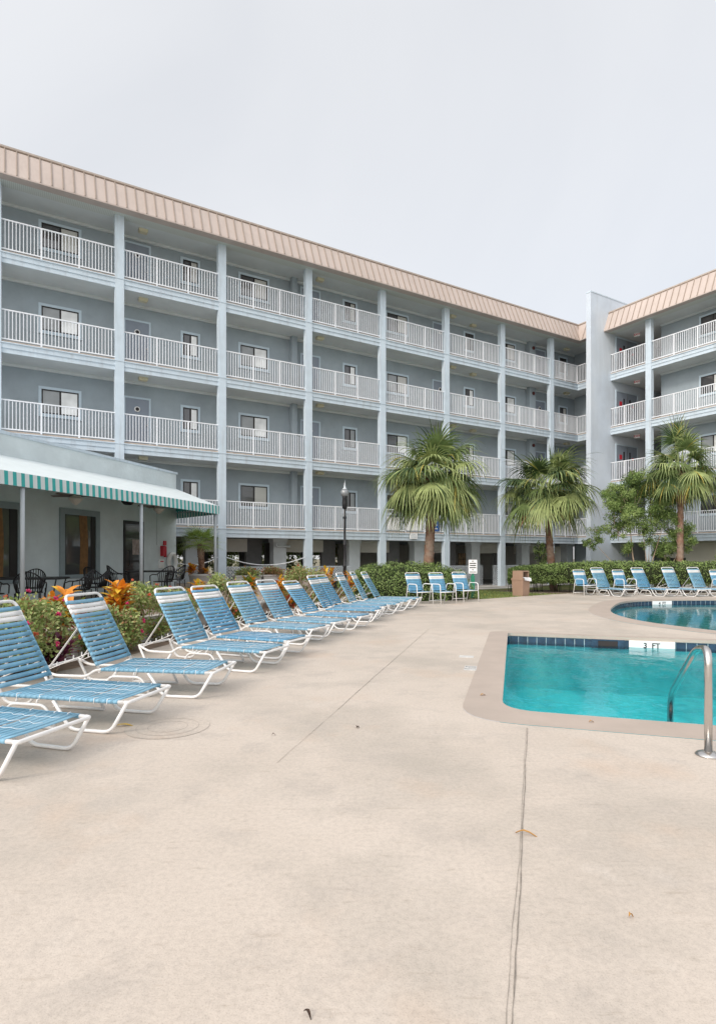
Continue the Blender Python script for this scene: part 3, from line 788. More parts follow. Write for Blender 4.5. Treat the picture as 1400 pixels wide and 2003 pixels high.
# open ground floor under the building
for k in range(-1, 8):
    x0 = colx(k); zg = .33 if k < 3 else -.11
    m = MB(); m.box(x0+2.55,x0+3.15,1.2,1.65,zg-.1,2.24); m.box(x0+2.5,x0+3.2,1.15,1.70,2.08,2.239); m.build('pier', M['pier'], bld)
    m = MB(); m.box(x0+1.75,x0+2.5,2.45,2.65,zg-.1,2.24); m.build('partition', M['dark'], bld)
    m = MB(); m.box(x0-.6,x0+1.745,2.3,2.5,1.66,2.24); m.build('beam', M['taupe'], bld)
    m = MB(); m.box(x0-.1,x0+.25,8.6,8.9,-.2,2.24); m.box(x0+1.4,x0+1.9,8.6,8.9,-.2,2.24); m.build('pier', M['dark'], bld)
m = MB(); m.box(XL,33,10.6,10.9,1.55,2.25); m.box(13.5,34,8.0,8.2,-.2,2.25); m.box(26.4,26.6,-22,-4.4,1.4,2.25); m.box(26.4,26.6,-20,-13,-.2,1.4); m.box(26.4,26.6,-8.9,-5.6,-.2,1.4); m.build('beam', M['taupe'], bld)
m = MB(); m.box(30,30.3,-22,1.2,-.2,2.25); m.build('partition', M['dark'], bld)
m = MB(); m.box(27.0,28.2,.6,.66,1.15,1.22); m.build('guard_bar', M['white'], bld)
m = MB(); m.mi = 0; m.box(colx(5)+3.2,colx(5)+3.8,3.0,3.06,1.0,1.66); m.build('amber_window', pmat('warm_window_glass', (.50,.33,.18), .3, .4, 6), bld)  # small window drawn as a plain amber-coloured panel
m = MB(); x0 = colx(5)+3.2
for i in range(5): m.box(x0-.02+i*.15,x0+.015+i*.15,2.975,3.0,1.0,1.68)
m.box(x0,x0+.6,2.97,3.0,1.30,1.33); m.build('window_bars', M['sash'], bld)
def lattice(x0, x1, y, z0, z1):
    m = MB(); L = x1-x0; H = z1-z0; st = .125
    m.box(x0,x1,y-.02,y+.02,z1-.04,z1); m.box(x0,x1,y-.02,y+.02,z0,z0+.04)
    for sg in (1, -1):
        k = -H
        while k < L:
            a = [k, 0] ; b = [k+H, H]
            if sg < 0: a, b = [k, H], [k+H, 0]
            # clip to 0..L
            def clip(p, q):
                if p[0] < 0: t = (0-p[0])/(q[0]-p[0]); p = [0, p[1]+(q[1]-p[1])*t]
                if q[0] > L: t = (L-p[0])/(q[0]-p[0]); q = [L, p[1]+(q[1]-p[1])*t]
                return p, q
            p, q = clip(a, b)
            if q[0]-p[0] > .02: m.bar((x0+p[0],y+sg*.006,z0+p[1]),(x0+q[0],y+sg*.006,z0+q[1]),.010,.036,(0,1,0) if False else (0,0,1))
            k += st
    m.build('lattice_panel', M['lattice'], bld)
for k in (-1,0,1,2,3): lattice(colx(k)+.02, colx(k)+2.5, .95, .33, 1.02)
for k in (4,5,6): lattice(colx(k)+.02, colx(k)+2.5, .95, -.10, .98); lattice(colx(k)+3.2, colx(k)+BAY-.33, 1.35, -.1, .98)
# plumbing elbow below the slab
m = MB(); m.tube(fillet([(colx(2)+2.62,1.1,2.05),(colx(2)+2.62,1.1,1.9),(colx(2)+3.3,1.1,1.9)], .12, 5), .05, 10); m.build('drain_pipe', M['pier'], bld)

# boards hung on the first-floor railing and small sign on the fascia
def bloc(x, y, z): return ROOT[bld] @ Vector((x,y,z))
def hung(name, label, cat, x, z, w, h, mat, group=None, y=.055):
    p = bloc(x, y, z); t = thing(name, label, cat, tuple(p), TH, group)
    m = MB(); m.box(-w/2,w/2,-.012,.012,-h/2,h/2); m.build('board', mat, t); return t
zr = B[0]
hung('notice_board', 'square blank white board hung on the balcony railing left of the tall palm', 'sign', colx(4)+.44, zr+.80, .72, .60, M['white'], 'white boards on the railing')
hung('notice_board', 'wide blank white board hung on the railing behind the tall palm fronds', 'sign', colx(4)+1.62, zr+.80, .97, .60, M['white'], 'white boards on the railing')
t = hung('pool_rules_sign', 'red and blue rules sign on the railing behind the tall palm trunk', 'sign', colx(4)+2.9, zr+.98, .62, .98, M['blue'])
m = MB(); m.box(-.31,.31,-.016,-.0125,.30,.49); m.build('header', M['signred'], t)
for i, wd in enumerate((.50,.36,.42,.2,.3,.44,0,.46)):
    if wd: m = MB(); m.box(-.27,-.27+wd,-.015,-.0125,.24-i*.09,.285-i*.09); m.build('text_line', M['white'], t)
t = hung('fascia_sign', 'small white sign with grey lines on the fascia below the white boards', 'sign', colx(4)+1.58, zr+.22, .46, .27, M['white'], y=-.02)
for i, wd in enumerate((.22,.36,.30)):
    m = MB(); m.box(-wd/2,wd/2,-.0145,-.0125,.06-i*.075,.10-i*.075); m.build('text_line', M['pier'], t)

# ------------------------------------------------------------------ clubhouse
K = Vector((-6.68,21.6)); CW = math.atan2(.96,.28)
club = thing('clubhouse', 'single-storey pale blue stucco clubhouse behind the striped awning', 'building', (K.x,K.y,0), CW)
uu = Vector((.8546,.5192)); ww = Vector((-.28,-.96))
foot = [K, K-uu*12, Vector((-19,9)), K+ww*16]
foot = [tuple(p) for p in foot]
if area(foot) < 0: foot.reverse()
m = MB(); m.prism(foot, .1, 4.46); m.build('wall', pmat('clubhouse_stucco', (.62,.685,.705), .85, .10, 1.4, 1.0, 9, var2=(.5,(.57,.64,.665),.6)), club, True)
m = MB(); fo = offset(foot, .03); m.prism(fo, 4.46, 4.54); m.build('parapet_cap', M['pale'], club, True)
def cwin(s0, s1, z0, z1, e=.17):
    w_ = s1-s0; x0 = -s1
    tr = MB()
    for a in ((x0-e,x0+w_+e,z1,z1+e),(x0-e,x0+w_+e,z0-e*.6,z0),(x0-e,x0,z0,z1),(x0+w_,x0+w_+e,z0,z1)): tr.box(a[0],a[1],-.05,-.001,a[2],a[3])
    o = tr.build('window', pmat('grey_green_trim', (.26,.31,.33), .7, .06), club)
    g = MB(); g.box(x0,x0+w_*.86,-.012,-.002,z0,z1); g.build('pane', M['gdark'], o)
    g = MB(); g.box(x0+w_*.86,x0+w_,-.03,-.002,z0,z1); g.build('sash', M['sash'], o); g = MB(); g.box(x0,x0+.04,-.03,-.002,z0,z1); g.build('sash', M['sash'], o)
    g = MB(); rr = random.Random(3)
    xa = x0+w_*.48; n = 10
    prev = None; pts = []
    for i in range(n+1): pts.append((xa+w_*.26*i/n, -.016-.004*(i % 2)))
    o2 = len(g.v)
    for x_, y_ in pts: g.v += [(x_,y_,z0),(x_+.03,y_,z0+(z1-z0)*.55),(x_-.02,y_,z1)]
    for i in range(n):
        for k in range(2): g.face([o2+3*i+k,o2+3*i+3+k,o2+3*i+4+k,o2+3*i+1+k])
    g.build('curtain', M['amber'], o)
cwin(4.21,5.43,.92,2.62); cwin(7.0,8.6,.85,2.62); cwin(10.4,12.0,.85,2.62)
d = MB(); d.box(-2.85,-2.02,-.02,-.001,.33,2.5); dd_ = d.build('door', M['gdark'], club)
d = MB()
for a in ((-2.93,-1.94,2.5,2.6),(-2.93,-2.85,.33,2.5),(-2.02,-1.94,.33,2.5),(-2.85,-2.02,1.25,1.32)): d.box(a[0],a[1],-.04,-.001,a[2],a[3])
d.build('door_frame', M['sash'], dd_)
d = MB(); d.tube([(-2.72,-.03,1.15),(-2.72,-.08,1.18),(-2.72,-.08,1.62),(-2.72,-.03,1.65)], .014, 8); d.build('handle', M['black'], dd_)
d = MB(); d.box(-2.5,-2.1,-.024,-.0205,1.5,2.0); d.build('poster', pmat('faded_poster', (.32,.26,.24), .6, .4, 8), dd_)
d = MB(); d.tube([(-1.18,-.015,3.3),(-1.18,-.015,1.85)], .012, 6); d.build('conduit', M['pier'], club)
def onclub(s, dep, z): return tuple(ROOT[club] @ Vector((-s,-dep,z)))
t = thing('fire_alarm', 'red fire alarm pull station mounted on the clubhouse wall', 'alarm', onclub(.83,0,1.62), CW)
m = MB(); m.box(-.13,.06,-.10,0,-.16,.2); m.build('box', M['red'], t)
m = MB(); m.box(.065,.15,-.07,0,-.2,.18); m.build('bell_box', M['red'], t)
m = MB(); m.box(.03,.17,-.05,0,.22,.38); m.build('placard', M['signred'], t)
t = thing('wall_notice', 'small white box with red heading below the fire alarm', 'sign', onclub(.95,0,1.19), CW)
m = MB(); m.box(-.15,.15,-.06,0,-.15,.15); m.build('box', M['white'], t)
m = MB(); m.box(-.10,.10,-.063,-.0605,.06,.10); m.build('heading', M['signred'], t)
t = thing('life_ring', 'white life ring hung at the corner of the clubhouse wall', 'life ring', onclub(.36,.08,1.24), CW)
m = MB()
m.tube([(.30*math.cos(2*math.pi*k/32)*.72, 0, .30*math.sin(2*math.pi*k/32)) for k in range(32)], .075, 12, True); m.build('ring', pmat('bright_white_ring', (.9,.9,.89), .35, .03), t)
m = MB(); m.tube([(.30*math.cos(a)*.72+(.02*math.cos(a*5)), -.085, .30*math.sin(a)) for a in [2*math.pi*k/40 for k in range(40)]], .008, 6, True); m.build('grab_rope', M['cord'], t)
m = MB(); m.tube([(-.12,-.02,-.30),(-.1,-.03,-.44),(.03,-.03,-.48),(.12,-.02,-.36)], .02, 8); m.build('rope_coil', M['cord'], t)

# awning
AF0 = Vector((-6.75,11.9)); AD = Vector((.28,.96)); AN = Vector((.96,-.28))
awn = thing('awning', 'white canvas awning with teal striped valance on thin grey posts', 'awning', (-6.0,15,0))
e1 = AF0+AD*7.76; e0 = AF0+AD*(-9); wl1 = K+AN*.004; wl0 = K+ww*16.9+AN*.004
m = MB(); th = .03
def quadpanel(m, a, b, c, d, th):
    A = [Vector(p) for p in (a,b,c,d)]; nn = (A[1]-A[0]).cross(A[3]-A[0]).normalized()*th
    m.add([tuple(p) for p in A]+[tuple(p-nn) for p in A], [(0,1,2,3),(7,6,5,4),(0,4,5,1),(1,5,6,2),(2,6,7,3),(3,7,4,0)])
ZF, ZW, VB = 3.10, 3.93, 2.83
m.mi = 0
quadpanel(m, (e0.x,e0.y,ZF),(e1.x,e1.y,ZF),(wl1.x,wl1.y,ZW),(wl0.x,wl0.y,ZW), .012)
m.mi = 1
m.add([(p.x,p.y,z-.02) for p, z in ((e0,ZF),(e1,ZF),(wl1,ZW),(wl0,ZW))], [(3,2,1,0)])
m.build('canopy', [M['canvas'], M['teal']], awn, True)
m = MB(); L = (e1-e0).length; per = .2; k = 0; s0 = 0
while s0 < L-.01:
    for mi, wd in ((0,.11),(1,.09)):
        s1 = min(L, s0+wd); a = e0+AD*s0+AN*.01; b = e0+AD*s1+AN*.01; m.mi = mi
        if s1 > s0:
            zb = VB; c_ = AN*.012
            m.add([(a.x,a.y,ZF+.005),(b.x,b.y,ZF+.005),(b.x+c_.x,b.y+c_.y,zb),(a.x+c_.x,a.y+c_.y,zb)], [(0,3,2,1)])
            m.add([(a.x-AN.x*.006,a.y-AN.y*.006,ZF),(b.x-AN.x*.006,b.y-AN.y*.006,ZF),(b.x+AN.x*.006,b.y+AN.y*.006,zb),(a.x+AN.x*.006,a.y+AN.y*.006,zb)], [(0,1,2,3)])
        s0 = s1
ed = (wl1-e1); L2 = ed.length; ed.normalize(); s0 = 0
while s0 < L2-.01:
    for mi, wd in ((0,.11),(1,.09)):
        s1 = min(L2, s0+wd); m.mi = mi
        if s1 > s0:
            a = e1+ed*s0; b = e1+ed*s1
            za = ZF+(ZW-ZF)*s0/L2; zb_ = ZF+(ZW-ZF)*s1/L2
            m.add([(a.x,a.y,ZF),(b.x,b.y,ZF),(b.x,b.y,VB),(a.x,a.y,VB)], [(0,3,2,1)])
        s0 = s1
m.build('valance', [M['canvas'], M['teal']], awn, True)
m = MB(); m.add([(e1.x-.01,e1.y,ZF-.01),(wl1.x,wl1.y-.01,ZF-.01),(wl1.x,wl1.y-.01,ZW-.02)], [(0,1,2)]); m.add([(e1.x-.02,e1.y,ZF-.01),(wl1.x-.01,wl1.y-.01,ZF-.01),(wl1.x-.01,wl1.y-.01,ZW-.02)], [(2,1,0)]); m.build('end_panel', M['teal'], awn, True)
for tt in (-4.0, 0.0, 3.8, 7.62):
    p = AF0+AD*tt-AN*.05; m = MB(); m.tube([(p.x,p.y,zp(p.x,p.y)-.02),(p.x,p.y,VB+.22)], .045, 12); m.lathe([(.09,0),(.09,.012),(.046,.03)], (p.x,p.y,zp(p.x,p.y)), 14); m.build('post', M['awnpost'], awn, True)
m = MB()
p0 = e0-AN*.05; p1_ = e1-AN*.05; m.tube([(p0.x,p0.y,VB+.2),(p1_.x,p1_.y,VB+.2)], .022, 8)
for tt in [-8+i*1.25 for i in range(13)]:
    a = AF0+AD*tt; b = a-AN*2.55
    if tt < 6.2: m.tube([(a.x,a.y,ZF-.05),(b.x,b.y,ZW-.09)], .016, 6)
m.tube([(e1.x,e1.y,VB+.2),(wl1.x,wl1.y,VB+.2)], .02, 6)
m.build('frame', M['awnpost'], awn, True)
def fan(label, x, y, z, rz):
    t = thing('ceiling_fan', label, 'ceiling fan', (x,y,z), rz, 'ceiling fans under the awning')
    m = MB(); m.lathe([(.02,.10),(.02,.40)], (0,0,0), 10); m.lathe([(.0,.12),(.10,.11),(.13,.06),(.12,.0),(.0,-.0)], (0,0,0), 18, False); m.build('motor', M['fan'], t)
    m = MB(); m.lathe([(.0,-.19),(.025,-.185),(.05,-.16),(.12,-.10),(.17,-.04),(.17,-.002),(.0,-.001)], (0,0,0), 20, False); m.build('lamp_bowl', M['fan'], t)
    for k in range(5):
        m = MB(); m.box(.12,.62,-.065,.065,-.004,.004); m.xf(Matrix.Rotation(R(12),4,'X')); m.xf(Matrix.Rotation(2*math.pi*k/5+.3,4,'Z') @ Matrix.Translation((0,0,.045)))
        m.build('blade', M['fanblade'], t)
fan('white ceiling fan with dark blades under the awning above the tall window', -7.2,15.0,2.93,.3)
fan('white ceiling fan with dark blades under the awning near its far corner', -6.25,18.45,2.96,.9)
t = thing('speaker', 'dark round speaker under the awning above the clubhouse door', 'speaker', (-7.0,17.9,3.07)); m = MB(); m.lathe([(.0,-.06),(.12,-.05),(.19,.03),(.19,.10),(.0,.12)], (0,0,0), 20, False); m.build('housing', M['black'], t); m = MB(); m.lathe([(.0,-.066),(.10,-.058)], (0,0,0), 20, False); m.build('grille', M['sash'], t)

# ------------------------------------------------------------------ loungers
def strap_mesh(m, x0, x1, W, z, r, sag=0.0):
    """one wide vinyl strap wrapped round both side tubes (local x along the frame)"""
    n = 6
    pr = []
    for i in range(n+1):
        y = -W+2*W*i/n; pr.append((y, z+r-sag*(1-(y/W)**2)))
    o = len(m.v)
    for x in (x0, x1):
        for y, zz in pr: m.v.append((x,y,zz))
        for y, zz in reversed(pr): m.v.append((x,y,zz-.005))
    k = 2*(n+1)
    for i in range(k): j = (i+1) % k; m.face([o+i,o+j,o+k+j,o+k+i], True)
    m.face([o+i for i in range(k)][::-1]); m.face([o+k+i for i in range(k)])
    for s in (-1,1): m.tube([(x0+.001,s*W,z),(x1-.001,s*W,z)], r+.0015, 10)
W = .305; RT = .0148; ZS = .26; SL = 1.22; BL = .83
def lounger_meshes():
    out = {}
    m = MB()
    side = lambda s: fillet([(-.63,s*W,.245),(-.50,s*W,.185),(-.13,s*W,.185),(-.03,s*W,ZS),(SL-.02,s*W,ZS)], .06, 4)
    for s in (-1,1): m.tube(side(s), RT, 10)
    m.tube(fillet([(SL-.03,-W,ZS),(SL+.01,-W,ZS),(SL+.01,W,ZS),(SL-.03,W,ZS)], .03, 4), RT, 10)
    m.tube(fillet([(-.62,-W,.245),(-.65,-W,.25),(-.65,W,.25),(-.62,W,.245)], .03, 4), RT, 10)
    m.tube([(.0,-W,ZS-.02),(.0,W,ZS-.02)], RT*.9, 8)
    out['frame'] = m
    for s in (-1,1):
        m = MB(); m.tube(fillet([(SL+.0,s*W,ZS),(SL-.15,s*W,.016),(SL-.52,s*W,.016),(SL-.68,s*W,ZS-.02)], .07, 5), RT, 10); out['foot_leg', s] = m
    for s in (-1,1):
        m = MB(); m.tube(fillet([(-.645,s*W,.25),(-.52,s*W,.016),(-.25,s*W,.016),(-.14,s*W,.17)], .07, 5), RT, 10); out['head_leg', s] = m
    for s in (-1,1):
        m = MB(); y = s*W
        m.tube(fillet([(.02,y,.016),(.12,y,.195),(.46,y,.195),(.56,y,.016)], .06, 4), RT*.9, 8)
        m.tube([(.02,y,.016),(.56,y,.016)], RT*.9, 8)
        for x in (.19,.39): m.tube([(x-.015,y,.195),(x+.01,y,ZS)], RT*.6, 6)
        out['centre_leg', s] = m
    m = MB(); x = .03; rr = random.Random(4)
    while x < SL-.10:
        strap_mesh(m, x, x+.0425, W, ZS, RT+.001, rr.uniform(.004,.014)); x += .0535
    for s in (-1,1): m.tube([(.03,s*W,ZS),(SL-.085,s*W,ZS)], RT+.0012, 10)
    out['seat'] = m
    m = MB()
    for yy in (-.13,.02,.16):
        x = .12; P = []; sg = 1
        while x < SL-.12: P.append((x, yy+sg*.012+rr.uniform(-.01,.01), ZS+RT+.005)); x += .0535; sg = -sg
        m.tube(P, .0016, 4)
    for x in (.2,.42,.71,.93,1.05):
        for s in (-1,1): m.tube([(x,s*(W+RT+.005),ZS-.02),(x,s*(W+.01),ZS+RT+.006),(x+.01,s*(W-.03),ZS+RT+.003)], .0035, 5)
    out['lacing'] = m
    # back, in its own frame: x runs up the back from the hinge
    m = MB(); m.tube(fillet([(0,-W,0),(BL,-W,0),(BL,W,0),(0,W,0)], .075, 6), RT, 10); out['back_frame'] = m
    mb = MB(); mw = MB(); x = .03; i = 0; xs = []
    while x < BL-.10: xs.append(x); x += .0535
    for i, x in enumerate(xs):
        top = len(xs)-1-i
        strap_mesh(mw if top in (1,2) else mb, x, x+(.047 if top in (1,2) else .0405), W, 0, RT+.0005, rr.uniform(.004,.014))
    for s in (-1,1): mb.tube([(.03,s*W,0),(xs[-3]-.004,s*W,0)], RT+.0010, 10); mb.tube([(xs[-1],s*W,0),(xs[-1]+.0405,s*W,0)], RT+.0010, 10); mw.tube([(xs[-3],s*W,0),(xs[-1]-.006,s*W,0)], RT+.0010, 10)
    out['backrest'] = mb; out['white_strap'] = mw
    return out
LM = {}
def lounger(label, hx, hy, ang, back=59, group='blue strap sun loungers along the planters'):
    """hx,hy: nearer (right-hand) hinge corner on the ground, ang: heading of the foot end"""
    d = Vector((math.cos(ang), math.sin(ang))); p = Vector((hx,hy))+Vector((-d.y,d.x))*W
    t = thing('sun_lounger', label, 'sun lounger', (p.x,p.y,0), ang, group)
    if not LM:
        for k, mb in lounger_meshes().items():
            mat = {'seat':'strap','backrest':'strap','white_strap':'strapw','lacing':'cord'}.get(k, 'tubew')
            o = mb.build(k if isinstance(k, str) else k[0], M[mat]); LM[k] = o.data; bpy.data.objects.remove(o)
    inst('frame', LM['frame'], t)
    for q_ in ('foot_leg','head_leg','centre_leg'):
        for s_ in (-1,1): inst(q_, LM[q_, s_], t)
    s = inst('seat', LM['seat'], t); inst('lacing', LM['lacing'], s)
    # turn the back about y so that +x points up and backwards
    b = inst('backrest', LM['backrest'], t, (0,0,ZS+.012), (0, R(-(180-back)), 0))
    b.scale = (1,1,-1)
    inst('back_frame', LM['back_frame'], b); inst('white_strap', LM['white_strap'], b)
    if int(hx*100) % 3 == 0:
        for q_ in (s, b): q_.material_slots[0].link = 'OBJECT'; q_.material_slots[0].material = M['fade']
    a = R(back)
    for s_ in (-1,1):
        m = MB(); P = Vector((-.50*math.cos(a), s_*(W-.035), ZS+.50*math.sin(a))); Q = Vector((-.60, s_*(W-.035), .235))
        m.bar(P, Q, .006, .03, (0,1,0)); 
        P2 = Vector((-.2*math.cos(a), s_*(W-.05), ZS+.2*math.sin(a)))
        m.bar(P2, Q, .006, .026, (0,1,0))
        for j in range(4):
            c = P2.lerp(Q, .25+.18*j); m.bar(c, c+Vector((0,0,.04)), .006, .014, (0,1,0))
        m.build('support_arm', M['tubew'], t)
    return t
ords = ['leftmost sun lounger, only its blue strapped foot end in view','nearest sun lounger whose backrest top is cut by the left edge','sun lounger in front of the orange croton, second complete one from the left edge','sun lounger in front of the lantana mound, third complete one from the left edge',
 'fourth complete sun lounger of the row, its head beside the low bowl of yellow croton','fifth complete sun lounger of the row, its head below the potted fan palm side','sixth complete sun lounger of the row along the planters',
 'most reclined sun lounger, seventh complete one of the row','eighth complete sun lounger of the row, its backrest almost touching the next','ninth complete sun lounger of the row, close behind the eighth','third sun lounger from the far end, in front of the lamp post','second sun lounger from the far end of the planter row','sun lounger at the far end of the row, against the round hedge']
LN = [(-3.27,3.98,-17,59),(-3.0,4.90,-13.3,60),(-2.64,5.99,-9.0,62),(-2.257,7.474,-19.9,60),(-2.054,8.463,-23.5,57),(-1.834,9.79,-24.4,58),(-1.502,10.75,-26,57),(-1.063,11.75,-24,50),
      (-.739,12.94,-15.5,60),(-.587,13.89,-18,58),(-.183,14.68,-14,62),(.155,15.6,-10,63),(.487,16.55,-15,59)]
for lb, (x,y,a,bk) in zip(ords, LN): lounger(lb, x, y, R(a), bk)
GR = 'blue strap seats lined up beyond the large pool'
for lb, x, y, a, bk in (('right-hand group: first sun lounger, between the two armchairs beyond the large pool',8.95,21.95,-66,63),('right-hand group: second sun lounger, just right of the second armchair',10.48,21.95,-66,63),
    ('right-hand group: third sun lounger, facing the depth marker of the large pool',11.55,21.85,-67,66),('right-hand group: fourth sun lounger, nearest the right edge',12.48,21.8,-67,66)):
    lounger(lb, x, y, R(a), bk, GR)

# armchairs
def chair_meshes():
    out = {}; w = .265; r = .0145; m = MB()
    for s in (-1,1):
        m.tube(fillet([(.27,s*(w+.03),0),(.23,s*(w+.03),.60),(-.20,s*(w+.03),.60),(-.33,s*(w+.03),.0)], .08, 5), r, 8)
        m.tube([(.225,s*w,.36),(-.24,s*w,.36)], r, 8)
        m.tube([(.24,s*(w+.03),.36),(.225,s*w,.36)], r, 6); m.tube([(-.25,s*(w+.03),.36),(-.24,s*w,.36)], r, 6)
    m.tube([(.25,-w-.03,.36),(.25,w+.03,.36)], r, 8); m.tube([(-.31,-w-.03,.08),(-.31,w+.03,.08)], r*.9, 8)
    out['frame'] = m
    m = MB(); m.tube(fillet([(-.18,-w,.36),(-.40,-w,.93),(-.40,w,.93),(-.18,w,.36)], .07, 6), r, 8); out['back_frame'] = m
    m = MB(); x = -.17
    while x < .20: strap_mesh(m, x, x+.047, w, .36, r, .01); x += .0535
    out['seat'] = m
    mb = MB(); mw = MB(); L = math.hypot(.22,.57); a = math.atan2(.57,.22); x = .03; xs = []
    while x < L-.09: xs.append(x); x += .0535
    T = Matrix.Translation((-.18,0,.36)) @ Matrix.Rotation(-(math.pi-a),4,'Y') @ Matrix.Diagonal((1,1,-1,1))
    for i, x in enumerate(xs): strap_mesh(mw if len(xs)-1-i in (1,2) else mb, x, x+.0475, w, 0, r, .008)
    mb.xf(T); mw.xf(T); out['backrest'] = mb; out['white_strap'] = mw
    return out
CM = {}
def armchair(label, x, y, ang, group):
    t = thing('pool_armchair', label, 'armchair', (x,y,0), ang, group)
    if not CM:
        for k, mb in chair_meshes().items():
            mat = {'seat':'strap','backrest':'strap','white_strap':'strapw'}.get(k, 'tubew')
            o = mb.build(k, M[mat]); CM[k] = o.data; bpy.data.objects.remove(o)
    inst('frame', CM['frame'], t); inst('seat', CM['seat'], t); b = inst('backrest', CM['backrest'], t)
    inst('back_frame', CM['back_frame'], b); inst('white_strap', CM['white_strap'], b)
G1 = 'blue strap armchairs in front of the round hedge'
armchair('blue strap armchair in front of the round hedge, the one beside the last lounger', 1.88,17.88, R(-58), G1)
armchair('blue strap armchair in front of the round hedge, middle of three', 2.60,17.95, R(-60), G1)
armchair('blue strap armchair in front of the rules sign, right of three', 3.44,18.75, R(-62), G1)
armchair('blue strap armchair at the left end of the seats beyond the large pool', 8.55,22.1, R(-70), GR)
armchair('blue strap armchair between the first two loungers beyond the large pool', 10.02,22.05, R(-70), GR)
armchair('blue strap armchair cut by the right edge beyond the large pool', 13.62,21.9, R(-75), GR)

# ------------------------------------------------------------------ patio furniture
def iron_chair_meshes():
    out = {}; m = MB(); r = .0115
    # hoop back: from the arm front, round behind, to the other arm
    hoop = []
    for i in range(17):
        a = math.pi*(i/16) ; y = .29*math.cos(a); x = -.05-.27*math.sin(a); z = .64+.24*math.sin(a)**1.5
        hoop.append((x,y,z))
    m.tube([(.22,.27,.43)]+[(.20,.29,.60),(.1,.30,.64)]+hoop+[(.1,-.30,.64),(.20,-.29,.60),(.22,-.27,.43)], r*1.2, 8)
    for s in (-1,1):
        m.tube(fillet([(.24,s*.25,0),(.22,s*.25,.42)], .02), r*1.2, 6); m.tube([(-.30,s*.22,0),(-.22,s*.24,.25),(-.22,s*.24,.43)], r*1.2, 6)
        m.tube([(.235,s*.25,.14),(-.26,s*.23,.14)], r*.8, 6)
    m.tube([(-.02,-.24,.14),(-.02,.24,.14)], r*.8, 6)
    out['frame'] = m
    m = MB()
    for i in range(1,16):
        a = math.pi*(i/16); x,y,z = hoop[i]
        bx = -.04-.20*math.sin(a); m.tube([(x,y,z),((x+bx)/2-.02,y*.93,(z+.44)/2),(bx,y*.82,.44)], r*.95, 5)
    out['back_slats'] = m
    m = MB(); P = []
    for i in range(24):
        a = 2*math.pi*i/24; P.append((.23*math.copysign(abs(math.cos(a))**.7, math.cos(a)), .25*math.copysign(abs(math.sin(a))**.7, math.sin(a))))
    m.prism(P, .425, .445); out['seat'] = m
    return out
IM = {}
def iron_chair(label, x, y, ang):
    t = thing('wrought_iron_chair', label, 'patio chair', (x,y,zp(x,y)), ang, 'black wrought iron patio chairs')
    if not IM:
        for k, mb in iron_chair_meshes().items(): o = mb.build(k, M['black']); IM[k] = o.data; bpy.data.objects.remove(o)
    for k in ('frame','back_slats','seat'): inst(k, IM[k], t)
def iron_table(label, x, y, ang, L, wd):
    t = thing('patio_table', label, 'table', (x,y,zp(x,y)), ang, 'black patio tables')
    m = MB(); P = rounded([(-L/2,-wd/2),(L/2,-wd/2),(L/2,wd/2),(-L/2,wd/2)], [.12]*4); m.prism(P, .70, .725)
    m.tube([(*p,.70) for p in P], .014, 6, True); m.build('top', M['black'], t)
    for sx in (-1,1):
        for sy in (-1,1):
            m = MB(); m.tube(fillet([(sx*(L/2-.08),sy*(wd/2-.08),0),(sx*(L/2-.16),sy*(wd/2-.14),.35),(sx*(L/2-.08),sy*(wd/2-.08),.70)], .2, 4), .014, 7); m.build('leg', M['black'], t)
iron_table('long black wrought iron table at the left edge behind the first awning post', -7.55,13.1, R(12), 1.9, .95)
iron_table('black wrought iron table near the clubhouse door beside the middle awning post', -6.15,17.3, R(20), 1.3, .95)
for lb, x, y, a in (('iron chair at the left edge with its back to the pool',-7.55,12.05,95),('iron chair behind the long table, against the clubhouse wall',-7.75,13.95,-80),('iron chair in front of the long table beside the first post',-6.95,12.45,110),
    ('iron chair at the right end of the long table facing left',-6.35,13.35,190),('iron chair turned outward right of the long table below the tall window',-6.35,14.2,205),
    ('iron chair left of the door table, facing away from the window',-7.0,15.75,70),('iron chair at the left side of the door table',-7.0,17.2,10),('iron chair at the right side of the door table',-5.55,16.75,150),('iron chair beyond the door table by the life ring',-5.6,18.0,215)):
    iron_chair(lb, x, y, R(a))

# ------------------------------------------------------------------ plants
def leafquad(m, p, d, n, L, wd, curl=.15):
    """a pointed leaf of two quads from p along d"""
    s = d.cross(n)
    if s.length < 1e-4: s = d.orthogonal()
    s.normalize(); n2 = s.cross(d).normalized()
    a = p; b = p+d*(L*.45)+s*(wd/2)+n2*(curl*L*.3); c = p+d*L-n2*(curl*L*.4); e = p+d*(L*.45)-s*(wd/2)+n2*(curl*L*.3)
    o = len(m.v); m.v += [tuple(a),tuple(b),tuple(c),tuple(e)]; m.face([o,o+1,o+2,o+3])
def rdir(r):
    z = r.uniform(-1,1); a = r.uniform(0,2*math.pi); q = math.sqrt(1-z*z); return Vector((q*math.cos(a), q*math.sin(a), z))

